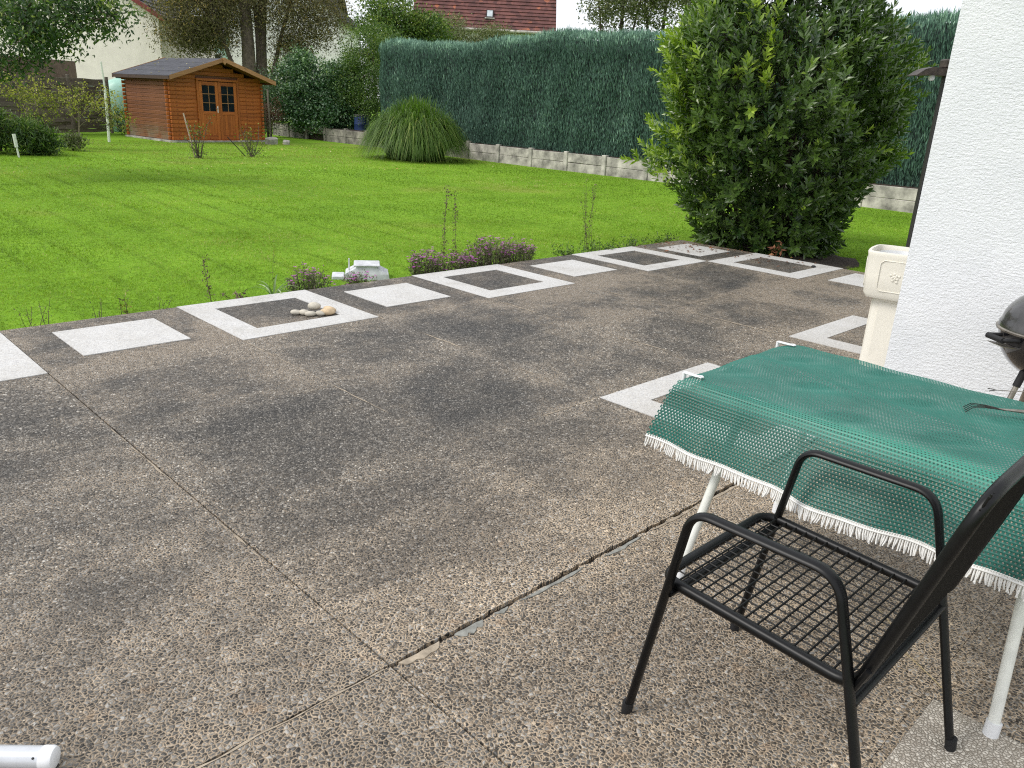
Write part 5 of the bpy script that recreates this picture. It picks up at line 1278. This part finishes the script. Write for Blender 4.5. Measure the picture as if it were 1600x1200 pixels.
tree('low_shrub', 'small dark shrub at the foot of the yellow leaved tree', 'shrub', (4.75, 18.4, LZ), (4.75, 18.4, .3), .02,
     [((4.75, 18.4, .12), (.32, .3, .22), 1.0)], .06, m_olive, 24, 60, 69, sigma=.08, tint0=.3, twigs=False)
tree('nook_weeds', 'dark weeds in the gap between fence post and shed', 'weeds', (9.0, 25.9, LZ), (9.0, 25.9, .3), .02,
     [((8.85, 26.3, .35), (.25, .3, .5), 1.0)], .06, m_olive, 20, 60, 70, sigma=.1, tint0=.2, twigs=False)
# blue barrel
bb = empty('blue_barrel', (16.55, 21.95, 0), label='dark blue plastic barrel half hidden behind the concrete wall', cat='barrel')
MB().lathe([(.001, 0), (.27, 0), (.29, .03), (.30, .3), (.305, .31), (.30, .33), (.30, .62), (.305, .63), (.30, .65), (.28, .95), (.001, .96)], 28).build('body', simple('blue_plastic', (.015, .035, .11), .4), bb, True)
MB().lathe([(.30, .94), (.31, .96), (.30, .99), (.001, 1.0)], 28).build('lid', m_trimdark, bb, True)

# ================================================================ PLANTS ALONG THE PATIO EDGE
m_asterleaf = leafmat('aster_leaf', (.06, .085, .035), (.17, .19, .09), .7, .25, (.28, .22, .18))
m_petal = leafmat('aster_petal', (.46, .10, .40), (.66, .24, .62), .6, .35, (.72, .48, .60), .2, (1, 1, 1))
def aster(x, y, w_, d_, h_, n_, label, seed):
    random.seed(seed); r = np.random.default_rng(seed); root = empty('aster_clump', (x, y, LZ), label=label, cat='flowers', group='asters along the patio edge')
    s_ = MB(); tips = []; mids = []
    for k in range(n_):
        q = Vector((random.uniform(-w_, w_), random.uniform(-d_, d_), 0)); tz = h_*(1-.45*(q.x/w_)**2)*random.uniform(.7, 1.08)
        tp = Vector((q.x*1.12, q.y*1.3, tz)); pts = addtube_np(s_, q*.8, tp, .003, .0015, 0, 3, 4, .06); tips.append(tp); mids += pts[1:]
    s_.build('stems', m_twig, root, False, 'stuff')
    Mi = np.array([tuple(q) for q in mids]); nl = n_*26; P = Mi[r.integers(0, len(Mi), nl)]+r.normal(0, .018, (nl, 3))
    V, F, k = leafV(P, unit(r.normal(size=(nl, 3))+[0, 0, .5]), unit(r.normal(size=(nl, 3))), r.uniform(.02, .045, nl), .008, .1, .1, False)
    link('leaves', npmesh('leaves', V, F, np.repeat(r.uniform(0, 1, nl), k)), root, m_asterleaf, 'stuff')
    Tp = np.array([tuple(q) for q in tips]); fl = []
    for q in Tp:
        for j in range(random.choice((1, 1, 2, 3))): fl.append(q+r.normal(0, .022, 3))
    fl = np.array(fl); open_ = r.uniform(size=len(fl)); Pp, Dd, Nn_, L_, tn = [], [], [], [], []
    for f_, o_ in zip(fl, open_):
        npet = 11
        for j in range(npet):
            a = 2*PI*j/npet; el = .25 if o_ > .4 else 1.1
            Pp.append(f_); Dd.append((math.cos(a)*math.cos(el), math.sin(a)*math.cos(el), math.sin(el))); Nn_.append((-math.cos(a)*math.sin(el), -math.sin(a)*math.sin(el), math.cos(el))); L_.append(.021 if o_ > .4 else .014); tn.append(.15+.55*o_ if o_ > .4 else .9)
    V, F, k = leafV(np.array(Pp), np.array(Dd), np.array(Nn_), np.array(L_), .0065, .05, .05, False)
    link('flowers', npmesh('flowers', V, F, np.repeat(np.array(tn), k)), root, m_petal, 'stuff')
aster(1.30, .22, .20, .10, .25, 50, 'small purple aster clump beside the white plastic box', 71)
aster(1.84, .15, .14, .06, .17, 26, 'tiny purple aster tuft in front of the white plastic box', 72)
aster(2.66, .20, .17, .10, .30, 60, 'leftmost tuft of the large purple aster row', 73)
aster(3.05, .20, .26, .11, .24, 80, 'middle part of the large purple aster row with tall weeds', 74)
aster(3.55, .20, .25, .11, .35, 100, 'tallest part of the large purple aster row', 75)
aster(3.97, .20, .24, .10, .29, 80, 'right end of the large purple aster row', 76)
m_seed = leafmat('seedhead_brown', (.06, .045, .03), (.16, .12, .08), .8, .2, (.28, .24, .14))
def weed(x, y, h_, n_, sp, label, seed, leafmat_=None, ll=.03, dens=30, cat='weed', group=None, thick=.003):
    random.seed(seed); r = np.random.default_rng(seed); root = empty('tall_weed' if h_ > .4 else 'small_weed', (x, y, LZ), label=label, cat=cat, group=group)
    s_ = MB(); pts_all = []
    for k in range(n_):
        q = Vector((random.uniform(-sp, sp)*.3, random.uniform(-sp, sp)*.3, 0)); tp = q+Vector((random.uniform(-sp, sp), random.uniform(-sp, sp)*.6, h_*random.uniform(.75, 1)))
        pts = addtube_np(s_, q, tp, thick, thick*.4, 0, 4, 7, .04); pts_all += pts[2:]
    s_.build('stem', m_twig, root)
    Mi = np.array([tuple(q) for q in pts_all]); nl = n_*dens; P = Mi[r.integers(0, len(Mi), nl)]+r.normal(0, .014, (nl, 3))+np.array([0, 0, 1])*r.uniform(-.05, .05, (nl, 1))
    V, F, k = leafV(P, unit(r.normal(size=(nl, 3))+[0, 0, .3]), unit(r.normal(size=(nl, 3))), r.uniform(.5, 1.2, nl)*ll, ll*.4, .1, .1, False)
    link('leaves', npmesh('leaves', V, F, np.repeat(r.uniform(0, 1, nl), k)), root, leafmat_ or m_seed, 'stuff')
weed(2.92, .20, .92, 1, .05, 'tall dry brown weed spike left of the pair in the aster row', 81, dens=150, thick=.005)
weed(3.07, .20, .86, 1, .05, 'tall dry brown weed spike right of the pair in the aster row', 82, dens=120, thick=.005)
weed(5.33, .28, .92, 7, .16, 'cluster of tall thin dry seed stalks near the laurel bush', 83, dens=26)
weed(.37, .16, .42, 1, .08, 'dark curved dry weed left of the strap leaved plant', 84, dens=70, thick=.004)
weed(.60, .12, .14, 4, .12, 'low dark weed at the patio edge beside the first frame', 85, m_seed, .05, 16)
weed(1.01, .32, .62, 1, .03, 'single thin grass stalk with pale seed head on the lawn', 86, m_yel, .03, 22, thick=.0022)
weed(-.35, .10, .26, 3, .05, 'pale yellow leaved weed at the patio edge on the left', 87, m_yel, .035, 22)
weed(-.54, .10, .24, 3, .04, 'thin green weed with tiny white heads near the patio edge', 88, m_olive, .02, 8)
weed(-.88, .12, .30, 2, .04, 'thin weed with white flower head at the left patio edge', 89, m_olive, .02, 8)
weed(-1.0, .10, .26, 4, .12, 'sparse dark stemmed weeds at the far left patio edge', 90, m_seed, .02, 10)
weed(-.11, .10, .20, 3, .10, 'thin slanting weed beside the first white frame', 91, m_olive, .02, 10)
for i, (x, y, h_, lab) in enumerate([(4.82, .14, .16, 'low leafy weeds left of the seed stalks'), (5.40, .14, .18, 'leafy weeds at the base of the seed stalks'), (5.99, .12, .18, 'green weeds at the patio edge near the corner'), (6.72, .12, .18, 'rightmost green weeds below the laurel bush')]):
    weed(x, y, h_, 22, .24, lab, 92+i, m_shrub, .04, 16)
# strap-leaved plant
rng = np.random.default_rng(9); root = empty('strap_leaf_plant', (.95, .20, LZ), label='strap leaved pale green plant beside the first white frame', cat='plant')
m_strap = leafmat('strap_leaf', (.12, .20, .06), (.26, .36, .16), .5, .3, (.5, .56, .36))
for k in range(13):
    a = rng.uniform(0, 6.28); L_ = rng.uniform(.22, .42); rc = rng.uniform(.3, .8)*L_; s_ = MB(); V = []; F = []
    for i in range(8):
        t_ = i/7; w_ = .010*(1-t_)**.5+.001; px_ = rc*t_**1.3; pz = L_*(1.1*t_-.75*t_*t_*(rc/L_+.4)); V += [(math.cos(a)*px_-math.sin(a)*w_, math.sin(a)*px_+math.cos(a)*w_, pz), (math.cos(a)*px_, math.sin(a)*px_, pz-.003), (math.cos(a)*px_+math.sin(a)*w_, math.sin(a)*px_-math.cos(a)*w_, pz)]
    for i in range(7): F += [(i*3, i*3+1, i*3+4, i*3+3), (i*3+1, i*3+2, i*3+5, i*3+4)]
    me = npmesh('leaf', np.array(V), np.array(F), np.full(24, rng.uniform(0, 1)), True); link('leaf', me, root, m_strap)

# litter of dry leaves under the laurel
rng = np.random.default_rng(99); n = 110
P = np.stack([rng.uniform(5.9, 7.0, n), rng.normal(-.45, .35, n), np.full(n, .010)], 1); P[n//2:, 0] = rng.uniform(6.3, 7.0, n-n//2); P[n//2:, 1] = rng.uniform(-2.0, -.1, n-n//2); P[:, 1] = np.clip(P[:, 1], -2.1, -.03)
V, F, k = leafV(P, rdir(n)*[1, 1, .15], np.tile([0, 0, 1.], (n, 1))+rng.normal(0, .25, (n, 3)), rng.uniform(.025, .075, n), rng.uniform(.015, .03, n), .25)
tag(link('leaf_litter', npmesh('leaf_litter', V, F, np.repeat(rng.uniform(0, .8, n), k)), None, m_dry), 'small dry brown leaves littering the paving under the laurel bush', 'leaves', kind='stuff')
# white plastic box with lid on the lawn
m_boxplastic = simple('weathered_white_plastic', (.58, .59, .61), .5, var=.18, scale=12)
wb = empty('white_plastic_box', (2.22, .60, LZ-.02), math.radians(-34), 'white plastic lidded box standing behind the asters', 'box')
s_ = MB(); loft(s_, [([(-.27, -.17), (.27, -.17), (.27, .17), (-.27, .17)], 0), ([(-.26, -.16), (.25, -.16), (.25, .16), (-.26, .16)], .13), ([(-.13, -.14), (.12, -.14), (.12, .14), (-.13, .14)], .22), ([(-.13, -.14), (.11, -.14), (.11, .14), (-.13, .14)], .245)], cap1=True).build('body', m_boxplastic, wb)
MB().cbox(-.16, .15, -.16, .16, .247, .272, .008).build('lid', m_boxplastic, wb)
MB().cbox(-.42, -.275, -.13, .13, .02, .09, .01).build('side_tray', m_boxplastic, wb)
MB().cbox(.135, .20, -.05, .05, .14, .18, .006).build('latch', simple('pale_grey_plastic', (.5, .5, .52), .5), wb)
MB().cbox(-.225, -.208, -.02, -.003, .12, .34, .003).build('upright_bar', m_boxplastic, wb)
for o in wb.children: o.scale = (.85, .85, .66)
print('objects', len(bpy.data.objects)); print('tris', sum(len(m_.loop_triangles) if m_.loop_triangles else sum(len(q.vertices)-2 for q in m_.polygons) for m_ in bpy.data.meshes))
